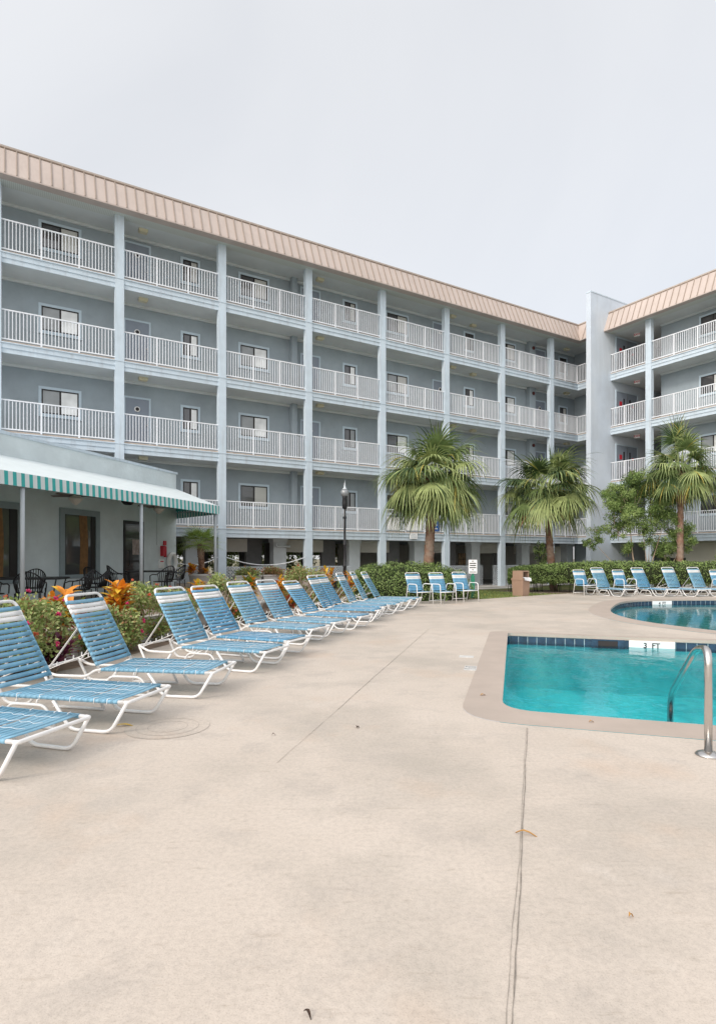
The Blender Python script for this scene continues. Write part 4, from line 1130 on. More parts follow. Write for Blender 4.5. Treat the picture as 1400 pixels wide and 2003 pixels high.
def hedge(label, name, shape, count, leaf, core, seed, loc):
    """shape(u,v) -> point and outward normal; core: MB of the twig mass just inside"""
    t = thing(name, label, 'hedge', loc); r = random.Random(seed)
    core.build('branches', M['hcore'], t, True)
    m = MB()
    for i in range(count):
        p, n = shape(r)
        p = p + n*r.uniform(-.09,.035)
        d = (n*.7+rdir(r)).normalized(); m.mi = r.choices((0,1,2),(.5,.28,.22))[0]
        d = (rdir(r)+n*.25).normalized(); leafquad(m, p, d, (n+Vector((0,0,.3))+rdir(r)*.75).normalized(), leaf*r.uniform(.7,1.3), leaf*.6*r.uniform(.8,1.2))
    m.build('foliage', [M['hd1'],M['hd2'],M['hd3']], t, True)
    return t
def bump2(x, y): return .07*math.sin(x*2.3+1.1)*math.cos(y*2.9)+.05*math.sin(x*5.1+y*3.7)
def dome_shape(cx, cy, rx, ry, h, z0, pw):
    def prof(q):  # q 0 centre..1 rim
        return h*(1-q**pw)**(1/2.2)
    def f(r):
        while True:
            a = r.uniform(0, 2*math.pi); k = r.random()
            # sample superellipse surface by polar angle in elevation
            el = math.asin(r.uniform(0,1)**.9)
            ce = math.cos(el)**(2/2.6) ; se = math.sin(el)**(2/2.6)
            b = 1+bump2(a*2.2, el*3)*.8
            p = Vector((cx+rx*ce*math.cos(a)*b, cy+ry*ce*math.sin(a)*b, z0+h*se*b))
            n = Vector((math.cos(a)*ce/rx, math.sin(a)*ce/ry, se/h)).normalized()
            return p, n
    return f
def dome_core(cx, cy, rx, ry, h, z0):
    m = MB(); N, K_ = 40, 12
    for j in range(K_+1):
        el = math.pi/2*j/K_; ce = math.cos(el)**(2/2.6); se = math.sin(el)**(2/2.6)
        for i in range(N):
            a = 2*math.pi*i/N; b = (1+bump2(a*2.2, el*3)*.8)*.93
            m.v.append((cx+rx*ce*math.cos(a)*b, cy+ry*ce*math.sin(a)*b, z0+h*se*b))
    for j in range(K_):
        for i in range(N): l = (i+1) % N; m.face([j*N+i,j*N+l,(j+1)*N+l,(j+1)*N+i], True)
    return m
hedge('wide rounded dark green hedge mound behind the three armchairs and last loungers', 'hedge_mound', dome_shape(1.65,20.3,2.25,1.45,1.22,-.03,3), 15000, .058, dome_core(1.65,20.3,2.25,1.45,1.22,-.03), 11, (1.65,20.3,0))
# long hedge at the right
HP = [Vector((6.7,26.1)),Vector((9.0,25.3)),Vector((12,24.7)),Vector((16,24.3)),Vector((22,24.2))]
def hp(t):
    n = len(HP)-1; i = min(n-1, int(t*n)); return HP[i].lerp(HP[i+1], t*n-i), (HP[i+1]-HP[i]).normalized()
def hz(t): return .98+.24*min(1, t*3)
def hsec(t, th):
    c, d = hp(t); nn = Vector((d.y,-d.x))  # towards camera
    tap = min(1, .35+t*14) ** .5
    ww_ = .78*tap; hh = hz(t)*(.72+.28*tap); cx = math.copysign(abs(math.cos(th))**.6, math.cos(th)); sx_ = math.copysign(abs(math.sin(th))**.6, math.sin(th))
    bb = 1+bump2(t*30, th*2)*.9
    return Vector((c.x+nn.x*ww_*cx*bb, c.y+nn.y*ww_*cx*bb, .30+(hh-.30)*.5+(hh-.30)*.5*sx_*bb + .0)), Vector((nn.x*cx, nn.y*cx, sx_)).normalized()
def hshape(r):
    t = r.random()**1.25
    if r.random() < .06: t = r.random()*.02
    th = r.uniform(-.5*math.pi*.9, math.pi*.85); return hsec(t, th)
m = MB(); NT, NS = 90, 20
for i in range(NT+1):
    for j in range(NS):
        p, n = hsec(min(.9999, i/NT), 2*math.pi*j/NS); c, d = hp(min(.9999, i/NT)); q = Vector((c.x,c.y,.72)); m.v.append(tuple(q.lerp(p, .92)))
for i in range(NT):
    for j in range(NS): l = (j+1) % NS; m.face([i*NS+j,i*NS+l,(i+1)*NS+l,(i+1)*NS+j], True)
m.face(list(range(NS))); m.face([NT*NS+j for j in range(NS)])
rs = random.Random(8)
for i in range(70):
    c, d = hp(rs.random()*.98); c = c+Vector((rs.uniform(-.3,.3), rs.uniform(-.4,.4))); m.tube([(c.x,c.y,-.15),(c.x+rs.uniform(-.1,.1),c.y,.5)], .012, 5)
hedge('long clipped green hedge running behind the litter bin and right-hand loungers', 'hedge', hshape, 26000, .066, m, 12, (12,24.7,0))

# sabal palms
def palm(label, x, y, zb, zc, rad, lean, seed, nf, tr, spear=0.0, tint=(.42,.38,.12,.06,.02)):
    r = random.Random(seed); t = thing('palm_tree', label, 'palm tree', (x,y,zb), 0, 'cabbage palms')
    m = MB(); P = []; Rr = []; n = 26
    for i in range(n+1):
        q = i/n; P.append((lean[0]*(1-q)**1.6, lean[1]*(1-q), (zc-zb-.15)*q)); Rr.append(tr*(1.15-.22*q+(.35*max(0, q-.86)/.14))*(1+.05*math.sin(i*2.4))+(.012 if i % 2 else 0))
    m.tube(P, Rr, 14)
    for i in range(120):  # old leaf-base stubs
        q = r.random()**.7*.98; a = r.uniform(0,6.28); z = (zc-zb-.15)*q; rr_ = tr*(1.16-.30*q)
        c = Vector((lean[0]*(1-q)**1.6+rr_*math.cos(a), lean[1]*(1-q)+rr_*math.sin(a), z)); d = Vector((math.cos(a)*.5, math.sin(a)*.5, .8)).normalized()
        m.bar(c-d*.05, c+d*r.uniform(.03,.09), .05, .02, (math.cos(a), math.sin(a), 0))
    m.build('trunk', M['trunk'], t)
    m = MB(); H = Vector((0,0,zc-zb))
    for k in range(nf):
        q = (k+.5)/nf
        el = R(80)-R(112)*q**.85+r.uniform(-.42,.42)*(.35+.65*q); az = k*2.39996+r.uniform(-.4,.4)
        top = spear and k < 5
        if top: el = R(86)+r.uniform(-.12,.12)
        hd = Vector((math.cos(az), math.sin(az), 0)); d0 = hd*math.cos(el)+Vector((0,0,math.sin(el)))
        pl = rad*r.uniform(.30,.58)*(.8+.3*max(0, math.cos(el)))*(1.35 if top else 1)
        pts = [H+hd*.07+Vector((0,0,r.uniform(-.15,.12)))]; d = d0.copy()
        for j in range(5):
            pts.append(pts[-1]+d*(pl/5)); d = (d+Vector((0,0,-.10-.07*max(0, math.cos(el))))).normalized()
        dead = q > .93 and r.random() < .35; yel = q > .62 and r.random() < .12
        m.mi = 3 if yel else (4 if dead else 1)
        m.tube(pts, [.022,.02,.017,.015,.012,.01], 5)
        C = pts[-1]; side = d.cross(Vector((0,0,1)))
        side = side.normalized() if side.length > .05 else Vector((-hd.y,hd.x,0))
        tw = r.uniform(-.5,.5); side = (side+Vector((0,0,1))*tw*.4+d*0).normalized(); side = (side-d*side.dot(d)).normalized()
        up = side.cross(d).normalized()
        nl = 27; fl = rad*r.uniform(.48,.70)*(.8 if q < .12 and not top else 1)
        base = 3 if yel else (4 if dead else r.choices((0,1,2),(.46,.30,.24) if q < .4 else (.46,.40,.14))[0])
        dr0 = r.uniform(.24,.54)*(.55+.6*min(1, q*1.6))
        for i in range(nl):
            f = (i/(nl-1)-.5)*2; a = f*R(108)
            fold = -.55*abs(f)
            ld = (d*math.cos(a)+side*math.sin(a)+up*(.22+fold)).normalized()
            L = fl*(1-.26*abs(f)**1.5)*r.uniform(.80,1.10); wd = .043*rad/1.8
            m.mi = base if r.random() < .74 else r.choices((0,1,2,3),(.35,.35,.2,.1))[0]
            if dead: m.mi = 4
            if yel and abs(f) < .3 and r.random() < .22: m.mi = 4
            p = C.copy(); dd = ld.copy(); seg = 6
            droop = dr0*r.uniform(.8,1.25)*(1+.35*abs(f)); lat = dd.cross(up)
            lat = lat.normalized() if lat.length > .05 else side
            o = len(m.v)
            for j in range(seg+1):
                tt = j/seg; w_ = wd*(1.0 if tt < .45 else 1.0-(tt-.45)*1.75)*(.4 if j == 0 else 1)
                m.v += [tuple(p-lat*w_/2), tuple(p+lat*w_/2)]
                p = p+dd*(L/seg); dd = (dd+Vector((0,0,-droop*(.25+1.5*tt)))).normalized()
            for j in range(seg): m.face([o+2*j,o+2*j+1,o+2*j+3,o+2*j+2])
    m.build('crown', [M['pg1'],M['pg2'],M['pg3'],M['py'],M['pb']], t)
    # boots and dead fibre under the crown
    m = MB(); m.mi = 0
    for i in range(60):
        a = r.uniform(0,6.28); z = zc-zb-r.uniform(.0,.55); c = Vector((.12*math.cos(a), .12*math.sin(a), z)); d = Vector((math.cos(a), math.sin(a), r.uniform(.2,1.0))).normalized()
        m.bar(c, c+d*r.uniform(.15,.32), .05, .015, (0,0,1))
    m.build('leaf_bases', M['trunk'], t)
palm('tall cabbage palm with a thick red-brown trunk behind the hedge mound', 2.70,21.4,-.05,4.30,2.5,(-.26,0), 21, 66, .155)
palm('cabbage palm with leaning trunk in front of the stair wall', 8.66,26.9,-.1,4.50,2.65,(.30,0), 22, 64, .145)
palm('tallest slender cabbage palm rising behind the small leafy tree at right', 13.95,25.45,-.1,5.2,2.1,(-.02,0), 27, 54, .115, 1.0)

# small multi-stemmed tree
def small_tree(label, name, x, y, zb, stems, blobs, leaves, leaf, seed, mats, cat='tree', group=None):
    r = random.Random(seed); t = thing(name, label, cat, (x,y,zb), 0, group); m = MB(); tips = []
    for path, r0 in stems:
        n = len(path); q_ = fillet(path, .3, 3); m.tube(q_, [r0*(1-.75*i/(len(q_)-1)) for i in range(len(q_))], 8)
    for (c, rad, w_) in blobs:
        for k in range(5):
            d = rdir(r); m.tube([Vector(c)-Vector((0,0,rad*.9)), Vector(c), Vector(c)+d*rad*.8], [.014,.010,.004], 5)
    m.build('trunk', M['bark'], t)
    m = MB(); tot = sum(b[2] for b in blobs)
    for (c, rad, w_) in blobs:
        subs = [(Vector(c)+rdir(r)*rad*r.uniform(.3,.95), rad*r.uniform(.22,.45), r.choices((0,1,2),(.45,.3,.25))[0]) for _ in range(14)]
        for i in range(int(leaves*w_/tot)):
            sc_, sr, base = r.choice(subs); p = sc_+rdir(r)*sr*r.random()**.5
            m.mi = base if r.random() < .6 else r.choice((0,1,2))
            d = (rdir(r)+Vector((0,0,-.3))).normalized(); leafquad(m, p, d, rdir(r), leaf*r.uniform(.7,1.3), leaf*.5)
    m.build('crown', mats, t)
    return t
GM = [M['hd1'],M['hd2'],M['hd3']]
X0, Y0 = 12.35, 25.9
st = [([(0,0,0),(-.06,0,.7),(-.25,0,1.5),(-.3,.1,2.6),(-.45,.1,4.2)], .05), ([(.02,0,0),(-.4,.1,.6),(-1.2,.1,1.4),(-1.75,.1,2.0)], .035), ([(.45,0,0),(.47,0,.75),(.32,0,1.5),(.15,0,3.2)], .045), ([(.47,0,.7),(.62,0,1.4),(.9,0,2.3),(1.3,0,3.6)], .032), ([(.47,.0,.7),(.5,.1,1.5),(.6,.1,3.8)], .026), ([(.5,0,.5),(1.1,0,1.0),(1.6,.1,1.3),(1.9,.1,1.9)], .03)]
bl = [((-.75,0,4.3),.8,1.2),((.0,.1,4.9),.75,1.1),((.75,.1,4.75),.75,1.0),((1.35,0,4.2),.7,.9),((-1.05,.0,3.6),.7,1.0),((-.3,-.2,3.5),.85,1.3),((.6,.1,3.7),.85,1.2),((1.3,0,3.3),.7,.9),((1.75,0,2.7),.65,.8),((2.05,.1,2.15),.5,.5),((1.25,.1,1.85),.55,.55),((-1.7,.1,2.6),.5,.3),((-2.1,.1,2.15),.36,.16),((.4,-.1,2.6),.6,.5),((-.85,.1,2.7),.5,.4),((-.4,.1,1.9),.4,.2)]
small_tree('small multi-stemmed leafy tree behind the hedge beside the stair wall', 'small_tree', X0, Y0, -.1, st, bl, 46000, .075, 31, [M['hd1'],M['hd2'],M['hd3']])
small_tree('climbing shrub against the building column left of the leaning palm', 'climbing_shrub', 9.6,30.7,-.1, [([(0,0,0),(.05,0,1.0),(0,0,2.2)], .03)], [((0,0,.9),.45,1),((.1,0,1.6),.5,1),((-.15,0,2.0),.35,.6)], 2200, .085, 32, GM, 'shrub')
small_tree('low shrub at the foot of the stair wall above the hedge', 'shrub', 10.6,27.2,-.1, [([(0,0,0),(0,0,.9)], .02)], [((0,0,1.05),.3,1),((.3,0,.95),.25,.6)], 500, .08, 33, GM, 'shrub')
small_tree('sparse little shrub near the right edge above the hedge', 'shrub', 15.9,25.9,-.1, [([(0,0,0),(.05,0,1.4)], .02)], [((.05,0,1.5),.22,1),((-.15,0,1.35),.15,.5)], 260, .09, 34, [M['hd2'],M['hd2'],M['hd1']], 'shrub')
# garden beyond the open ground floor
gpos = [(-9.5,33),(-6.2,35.5),(-3.2,37),(-.2,38.5),(2.8,40.5),(6.0,42.5)]
for i, (x, y) in enumerate(gpos):
    r = random.Random(60+i)
    small_tree(['dark-leaved bush in the garden seen under the far left bays','rounded bush in the garden seen behind the potted palm','bush in the garden seen behind the rope and lattice','pale-flowered bush in the garden seen right of the third column','bush in the garden seen behind the lamp post bay','bush in the garden seen under the bay of the tall palm'][i], 'garden_bush', x, y, -.1, [([(0,0,0),(0,0,1.2)], .04)],
        [((r.uniform(-.5,.5)+dx,r.uniform(-.4,.4),zz+r.uniform(-.2,.3)),.85,1) for dx in (-1.7,-.6,.6,1.7) for zz in (.6,1.7)], 3600, .17, 40+i, [M['hd1'],M['hd2'],M['petalw'] if i == 3 else M['lt2']], 'shrub', 'bushes in the garden beyond the ground floor')

# flowering plants
def lantana(label, x, y, z, rx, ry, h, n, nfl, seed, leaf=.055, fl='pink', cols=(.5,.35,.15)):
    r = random.Random(seed); t = thing('lantana_bush', label, 'flowering bush', (x,y,z), 0, 'lantana bushes in the flower bed')
    m = MB()
    for i in range(26):
        d = rdir(r); m.tube([(d.x*.05,d.y*.05,-.03),(d.x*rx*.5,d.y*ry*.5,h*.45),(d.x*rx*.85,d.y*ry*.85,h*(.5+.4*abs(d.z)))], [.008,.006,.003], 5)
    m.build('stems', M['bark'], t)
    m = MB(); subs = [(lambda d: Vector((d.x*rx*.95,d.y*ry*.95,h*(.42+.55*d.z))))(rdir(r)) for _ in range(56)]
    for i in range(int(n*1.9)):
        c = r.choice(subs); p = c*r.uniform(.75,1)+rdir(r)*.15*r.random()**.4
        if p.z < -.25: continue
        m.mi = r.choices((0,1,2),cols)[0]; d = (rdir(r)+Vector((p.x/rx,p.y/ry,.4))).normalized(); leafquad(m, p, d, rdir(r), leaf*r.uniform(.7,1.3), leaf*.6)
    m.build('foliage', [M['lt1'],M['lt2'],M['lt3']], t)
    for i in range(nfl):
        c = r.choice(subs); d = Vector((c.x/rx,c.y/ry,max(.2,c.z/h))).normalized(); p = c+d*.13
        m = MB()
        for k in range(16):
            q = (d+rdir(r)*.9).normalized(); leafquad(m, p, q, rdir(r), .043, .030)
        m.build('flower', M['pink'] if (fl == 'pink' and r.random() < .75) else M['petalw'], t)
    return t
def croton(label, x, y, z, h, spread, n, seed, mix, L=.30, name='croton_plant', cat='plant'):
    r = random.Random(seed); t = thing(name, label, cat, (x,y,z), 0, 'crotons in the flower bed' if name == 'croton_plant' else None)
    m = MB(); tops = []
    for i in range(7):
        a = r.uniform(0,6.28); q = r.random()*spread*.6; tp = Vector((q*math.cos(a), q*math.sin(a), h*r.uniform(.45,.95))); tops.append(tp); m.tube([(0,0,0), tp*.5, tp], [.012,.009,.006], 6)
    m.build('stems', M['bark'], t); m = MB()
    for i in range(int(n*1.7)):
        tp = r.choice(tops); f = r.uniform(.35,1.0); p = Vector((tp.x*f,tp.y*f,tp.z*f)); a = r.uniform(0,6.28); el = r.uniform(-.1,1.1)
        d = Vector((math.cos(a)*math.cos(el), math.sin(a)*math.cos(el), math.sin(el))); l = L*r.uniform(.6,1.15); wd = l*.34
        m.mi = r.choices((0,1,2,3), mix)[0]; s = d.cross(Vector((0,0,1))); s = s.normalized() if s.length > .01 else Vector((1,0,0)); o = len(m.v); seg = 5; dd = d.copy(); pp = p.copy()
        for j in range(seg+1):
            tt = j/seg; w_ = wd*math.sin(math.pi*(tt*.93+.05))**.9; up = s.cross(dd)
            m.v += [tuple(pp-s*w_/2+up*w_*.18), tuple(pp), tuple(pp+s*w_/2+up*w_*.18)]; pp = pp+dd*(l/seg); dd = (dd+Vector((0,0,-.22*tt-.05))).normalized()
        for j in range(seg):
            for k in range(2): m.face([o+3*j+k,o+3*j+1+k,o+3*j+4+k,o+3*j+3+k], True)
    m.build('foliage', [M['cr1'],M['cr2'],M['cr3'],M['cr4']], t); return t
lantana('big lantana bush with pink flowers between the two nearest backrests', -4.05,7.05,.20,.55,.62,.70,4400,18,101)
croton('large orange croton beside the pink lantana, left of the second backrest', -3.98,7.95,.33,.66,.46,110,102,(.45,.27,.22,.06),.27)
lantana('trailing lantana hanging over the wall behind the second backrest', -3.66,8.6,.12,.42,.55,.52,2600,7,123,.055,'pink')
lantana('leafy lantana spilling over the planter wall at the left edge', -4.6,6.05,.2,.60,.65,.60,3200,8,103)
croton('purple-leaved plant drooping on the ground in front of the planter wall', -3.62,7.0,.0,.48,.5,150,104,(0,0,0,1),.14,'purple_plant','plant')
o = bpy.data.objects
pp = [q for q in bpy.data.objects if q.name.startswith('purple_plant')][0]
for ch in pp.children:
    if ch.name.startswith('foliage'):
        for i in range(4): ch.data.materials[i] = (M['pu1'],M['pu2'],M['pu1'],M['pu1'])[i]
croton('bright orange croton just right of the second backrest', -3.74,9.15,.33,.68,.46,110,105,(.5,.36,.12,.02),.27)
lantana('wide lantana mound with red flowers on the planter wall behind the third backrest', -3.60,10.2,.17,.72,.80,.76,6200,18,106,.058,'red')
def bowl(label, x, y, r, h):
    t = thing('planter_bowl', label, 'planter', (x,y,.04), 0, 'round concrete planter bowls'); m = MB()
    m.lathe([(r*.55,0),(r*.72,h*.35),(r*.95,h*.8),(r*1.06,h*.84),(r*1.06,h),(r*.94,h),(r*.9,h*.86),(.0,h*.84)], (0,0,0), 28); m.build('bowl', M['pot'], t)
    m = MB(); m.lathe([(.0,h*.9),(r*.9,h*.87)], (0,0,0), 20, False); m.build('soil', M['soil'], t)
bowl('round concrete bowl between the third and fourth backrests', -3.18,11.55,.33,.36); croton('yellow croton growing in the bowl between third and fourth backrests', -3.18,11.55,.36,.60,.34,60,107,(.3,.45,.05,.2),.24)
lantana('yellow-green bush between the fourth and fifth backrests', -2.92,12.7,.06,.55,.55,.95,3800,0,108,.06,'red',(.45,.5,.05))
croton('dark-leaved croton low between the fourth and fifth backrests', -2.62,12.25,.05,.35,.25,30,109,(.05,.1,.5,.35),.2)
bowl('round concrete bowl between the fifth and sixth backrests', -2.52,13.75,.33,.36); croton('green and yellow croton in the bowl between fifth and sixth backrests', -2.52,13.75,.36,.72,.36,70,110,(.2,.35,.0,.45),.24)
croton('orange and red croton left of the most reclined lounger', -1.98,14.75,.08,.92,.36,80,111,(.45,.3,.25,0),.24)
croton('red-purple croton low behind the most reclined lounger', -1.62,14.55,.05,.45,.3,40,112,(.1,.0,.7,.2),.2)
lantana('tall lantana bush with reddish leaves in front of the third column', -1.45,16.3,.08,.72,.7,1.08,5000,14,113,.06,'red',(.4,.35,.25))
croton('tall orange croton between the eighth and ninth loungers near the lamp post', -.95,17.35,.06,1.05,.42,90,114,(.45,.3,.15,.1),.26)
croton('small orange croton right of the lamp post', -.28,18.1,.03,.95,.2,30,115,(.6,.35,.05,0),.26)
lantana('dark red-leaved ground plant behind the last loungers', -.7,16.6,.05,.5,.6,.40,1500,6,116,.06,'red',(.3,.1,.6))

# potted fan palm on the patio
px_, py_ = -5.47,20.5; zq = zp(px_,py_)
t = thing('planter_pot', 'big round concrete pot holding a small fan palm at the clubhouse corner', 'planter', (px_,py_,zq))
m = MB(); m.lathe([(.34,0),(.37,.2),(.41,.42),(.43,.43),(.43,.50),(.38,.50),(.36,.45),(.0,.44)], (0,0,0), 32); m.build('pot', M['pot'], t)
m = MB(); m.lathe([(.0,.462),(.37,.452)], (0,0,0), 24, False); m.build('soil', M['soil'], t)
def mini_palm():
    r = random.Random(77); t = thing('fan_palm', 'small fan palm with a shaggy trunk growing in the concrete pot', 'palm tree', (px_,py_,zq+.44))
    m = MB(); m.tube([(0,0,0),(.02,0,.4),(-.02,0,.85),(-.05,0,1.1)], [.10,.105,.11,.08], 12)
    for i in range(90):
        a = r.uniform(0,6.28); z = r.uniform(0,1.05); c = Vector((.10*math.cos(a),.10*math.sin(a),z)); d = Vector((math.cos(a)*.7,math.sin(a)*.7,.7)); m.bar(c-d*.03, c+d*.05, .03,.012,(0,0,1))
    m.build('trunk', M['trunk'], t); m = MB(); H = Vector((-.05,0,1.08))
    for k in range(34):
        el = R(62)-R(72)*(k/34); az = k*2.4; hd = Vector((math.cos(az),math.sin(az),0)); d = hd*math.cos(el)+Vector((0,0,math.sin(el))); pts = [H.copy()]
        for j in range(4): pts.append(pts[-1]+d*.115); d = (d+Vector((0,0,-.06))).normalized()
        m.mi = 1; m.tube(pts, .007, 5); C = pts[-1]; side = d.cross(Vector((0,0,1))); side = side.normalized() if side.length > .05 else Vector((1,0,0)); up = side.cross(d)
        for i in range(18):
            a = ((i/17)-.5)*R(210); ld = (d*math.cos(a)+side*math.sin(a)).normalized(); L = .55*(1-.25*abs(i/17-.5)*2); p = C.copy(); dd = ld; lat = dd.cross(up); lat = lat.normalized() if lat.length > .05 else side; o = len(m.v); m.mi = r.choices((0,1,2),(.35,.45,.2))[0]
            for j in range(4):
                w_ = .032*(1-j/3.2); m.v += [tuple(p-lat*w_/2),tuple(p+lat*w_/2)]; p = p+dd*(L/3); dd = (dd+Vector((0,0,-.16))).normalized()
            for j in range(3): m.face([o+2*j,o+2*j+1,o+2*j+3,o+2*j+2])
    m.build('crown', [leafmat('fan_palm_leaf', (.30,.44,.10)),leafmat('fan_palm_leaf_light', (.46,.60,.18)),M['hd1']], t)
mini_palm()
croton('orange croton under the potted fan palm', px_-.28,py_-.25,zq+.44,.35,.3,36,120,(.6,.2,.2,0),.26)
croton('yellow croton at the right rim of the palm pot', px_+.22,py_-.2,zq+.44,.28,.2,22,121,(.5,.4,.1,0),.22)
def box_planter(label, x, y, rz, L, seed, cols):
    t = thing('planter_box', label, 'planter', (x,y,zp(x,y)), rz, 'white planter boxes by the lattice'); m = MB()
    m.box(-L/2,L/2,-.18,.18,0,.30); m.box(-L/2-.03,L/2+.03,-.21,.21,.30,.36); m.box(-L/2-.015,L/2+.015,-.195,.195,.14,.17); m.build('box', M['pot'], t)
    m = MB(); m.box(-L/2+.03,L/2-.03,-.17,.17,.361,.365); m.build('soil', M['soil'], t)
    q = lantana('red-flowered plant in the '+label.split(' box')[0]+' box', x, y, zp(x,y)+.33, L*.46, .20, .26, 1300, 10, seed, .06, 'red', cols)
box_planter('white planter box below the lattice, left one', -4.25,22.6,TH,1.0,130,(.6,.2,.2)); box_planter('white planter box below the lattice, right one', -3.35,23.15,TH,.9,131,(.2,.1,.7))

# ropes between the columns
def rope(label, a, b, sag):
    a = Vector(a); b = Vector(b); m = MB(); P = []
    for i in range(25):
        q = i/24; p = a.lerp(b, q); p.z -= sag*4*q*(1-q); P.append(p)
    m.tube(P, .018, 8); o = m.build('rope', M['cord']); tag(o, label, 'rope', 'white ropes between the columns')
c2 = bloc(colx(2)+.0,.1,1.43); c3 = bloc(colx(3)-.31,.1,1.42); rope('white rope sagging between the two columns behind the lattice planters', c2, c3, .33)
rope('white rope sagging from the clubhouse corner to the awning corner column', bloc(colx(2)-.31,.1,1.42), (K.x+.02,K.y+.1,1.2), .16)

# lamp post
t = thing('lamp_post', 'slim black lamp post with a round glass globe and finial', 'street lamp', (-.41,18.2,.0))
m = MB(); m.lathe([(.11,0),(.11,.15),(.075,.22),(.06,.30),(.052,1.1),(.06,1.12),(.06,1.16),(.048,1.18),(.040,1.75),(.055,1.78),(.055,1.82),(.036,1.85),(.032,2.60),(.05,2.62),(.05,2.66),(.03,2.70),(.028,2.92)], (0,0,0), 14); m.build('pole', M['black'], t)
m = MB(); m.lathe([(.03,2.90),(.075,2.94),(.085,3.10),(.07,3.25),(.09,3.29)], (0,0,0), 16); m.build('ballast_housing', M['black'], t)
m = MB(); m.lathe([(.06,3.29),(.10,3.31),(.128,3.37),(.128,3.43),(.10,3.49),(.06,3.52)], (0,0,0), 20); m.build('globe', M['globe'], t)
m = MB(); m.lathe([(.08,3.52),(.05,3.56),(.02,3.58),(.035,3.62),(.012,3.65),(.022,3.68),(.006,3.72),(.003,3.80)], (0,0,0), 14); m.build('finial', M['pier'], t)
# litter bin
t = thing('litter_bin', 'square brown plastic litter bin with white liner at the lawn edge', 'litter bin', (6.02,21.75,-.02), R(-48))
m = MB(); hb = .235
m.add([(-.21,-.21,0),(.21,-.21,0),(.21,.21,0),(-.21,.21,0),(-hb,-hb,.60),(hb,-hb,.60),(hb,hb,.60),(-hb,hb,.60)], [(0,3,2,1),(4,5,6,7),(0,1,5,4),(1,2,6,5),(2,3,7,6),(3,0,4,7)]); m.build('body', M['bin'], t)
m = MB(); h2 = .255; a = .60; b = .94; q = .215
for (x0,x1,y0,y1) in ((-h2,h2,-h2,-h2+.03),(-h2,h2,h2-.03,h2)): pass
m.box(-h2,h2,-h2,h2,.60,.66)
m.box(-q,q,-q,q,.90,.94)
m.box(-q,-q+.04,-q,q,.66,.90); m.box(q-.03,q,-q,-q+.04,.66,.90); m.box(q-.03,q,q-.04,q,.66,.90); m.box(-q+.04,q,q-.03,q-.0005,.66,.8995); m.box(-q+.04,q-.03,-q+.0005,-q+.03,.66,.8995)
m.build('lid', M['bin'], t)
m = MB(); m.box(-q+.05,q-.05,-q+.05,q-.05,.662,.70); m.build('opening', M['dark'], t)
m = MB(); r = random.Random(2); P = []
for i in range(9):
    y = -.20+.40*i/8; P += [(q-.02,y,.70+r.uniform(-.01,.01)),(h2+.03+r.uniform(0,.02),y,.67+r.uniform(-.02,.01)),(h2+.02+.05*i/8,y,.60-.07*i/8*r.uniform(.6,1.2))]
o_ = len(m.v); m.v += P
for i in range(8):
    for k in range(2): m.face([o_+3*i+k,o_+3*i+1+k,o_+3*i+4+k,o_+3*i+3+k], True)
m.build('liner_bag', M['bag'], t)
# rules sign on a green post
t = thing('pool_sign', 'white sign with black lines of text on a green post by the hedge mound', 'sign', (3.98,20.4,-.03), R(-8))
m = MB(); m.box(-.035,.035,-.02,.02,0,1.3); m.build('post', M['green'], t)
m = MB(); m.box(-.065,.065,-.03,.05,0,.80); m.build('post_box', M['green'], t)
m = MB(); m.box(-.145,.145,-.045,-.032,.88,1.36); sg = m.build('panel', M['white'], t)
for i, (wd, hh) in enumerate(((.07,.025),(.22,.034),(.21,.034),(.22,.034),(.05,.03),(.23,.026))):
    m = MB(); z = 1.31-i*.075; m.box(-wd/2,wd/2,-.047,-.0455,z-hh/2,z+hh/2); m.build('text_line', M['ink'], sg)

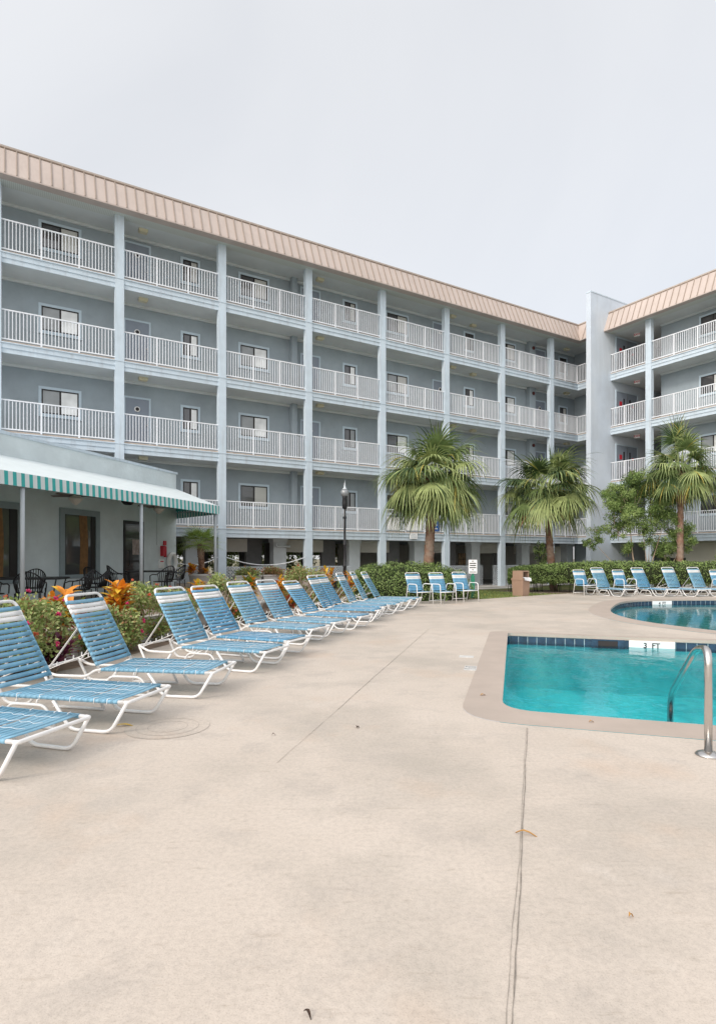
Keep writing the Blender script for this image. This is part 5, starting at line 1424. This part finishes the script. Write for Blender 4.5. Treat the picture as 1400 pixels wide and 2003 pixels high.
# grass blades on the strip of lawn
r = random.Random(9); m = MB()
def inside(p, poly):
    c = False; n = len(poly)
    for i in range(n):
        x1,y1 = poly[i-1]; x2,y2 = poly[i]
        if (y1 > p[1]) != (y2 > p[1]) and p[0] < (x2-x1)*(p[1]-y1)/(y2-y1)+x1: c = not c
    return c
gp = [(3.4,19.45),(4.3,19.97),(6.2,21.5),(8.2,23.02),(14.6,23.37),(14.6,23.6),(8.0,23.4),(7.0,24.1),(6,26),(4.5,27),(3.6,24),(4.2,20.6)]
cnt = 0
while cnt < 9000:
    x = r.uniform(3.2,14.6); y = r.uniform(19.3,27)
    if not inside((x,y), gp): continue
    cnt += 1; z = zl(x,y); a = r.uniform(0,6.28); h = r.uniform(.03,.085); d = Vector((math.cos(a),math.sin(a),0)); e = Vector((-d.y,d.x,0))*.006; tp_ = d*h*.5
    m.mi = r.choices((0,1,2),(.5,.3,.2))[0]; o = len(m.v); m.v += [(x-e.x,y-e.y,z),(x+e.x,y+e.y,z),(x+tp_.x,y+tp_.y,z+h)]; m.face([o,o+1,o+2])
tag(m.build('grass', [M['hd1'],M['hd2'],M['py']]), kind='stuff')
# mulch chips and pebbles at the foot of the hedges
m = MB(); r = random.Random(10); cnt = 0
while cnt < 2600:
    if r.random() < .45: a = r.uniform(0,6.28); x = 1.7+2.4*math.cos(a)*r.uniform(.85,1.0); y = 20.2+1.55*math.sin(a)*r.uniform(.8,1.0)
    else: x = r.uniform(7.2,16); y = r.uniform(23.4,24.4)
    if inside((x,y), deck): continue
    cnt += 1; s = r.uniform(.012,.04); z = zl(x,y)+.015; m.mi = r.choice((0,0,1,2)); d = Vector((r.uniform(-1,1),r.uniform(-1,1),r.uniform(-.3,.3))).normalized()*s; m.bar((x-d.x,y-d.y,z-d.z*.3),(x+d.x,y+d.y,z+d.z*.3+.008), s*.6, s*.4)
tag(m.build('mulch', [M['mulch'],M['soil'],pmat('pale_pebble',(.45,.36,.30),.8,.2,30)]), kind='stuff')
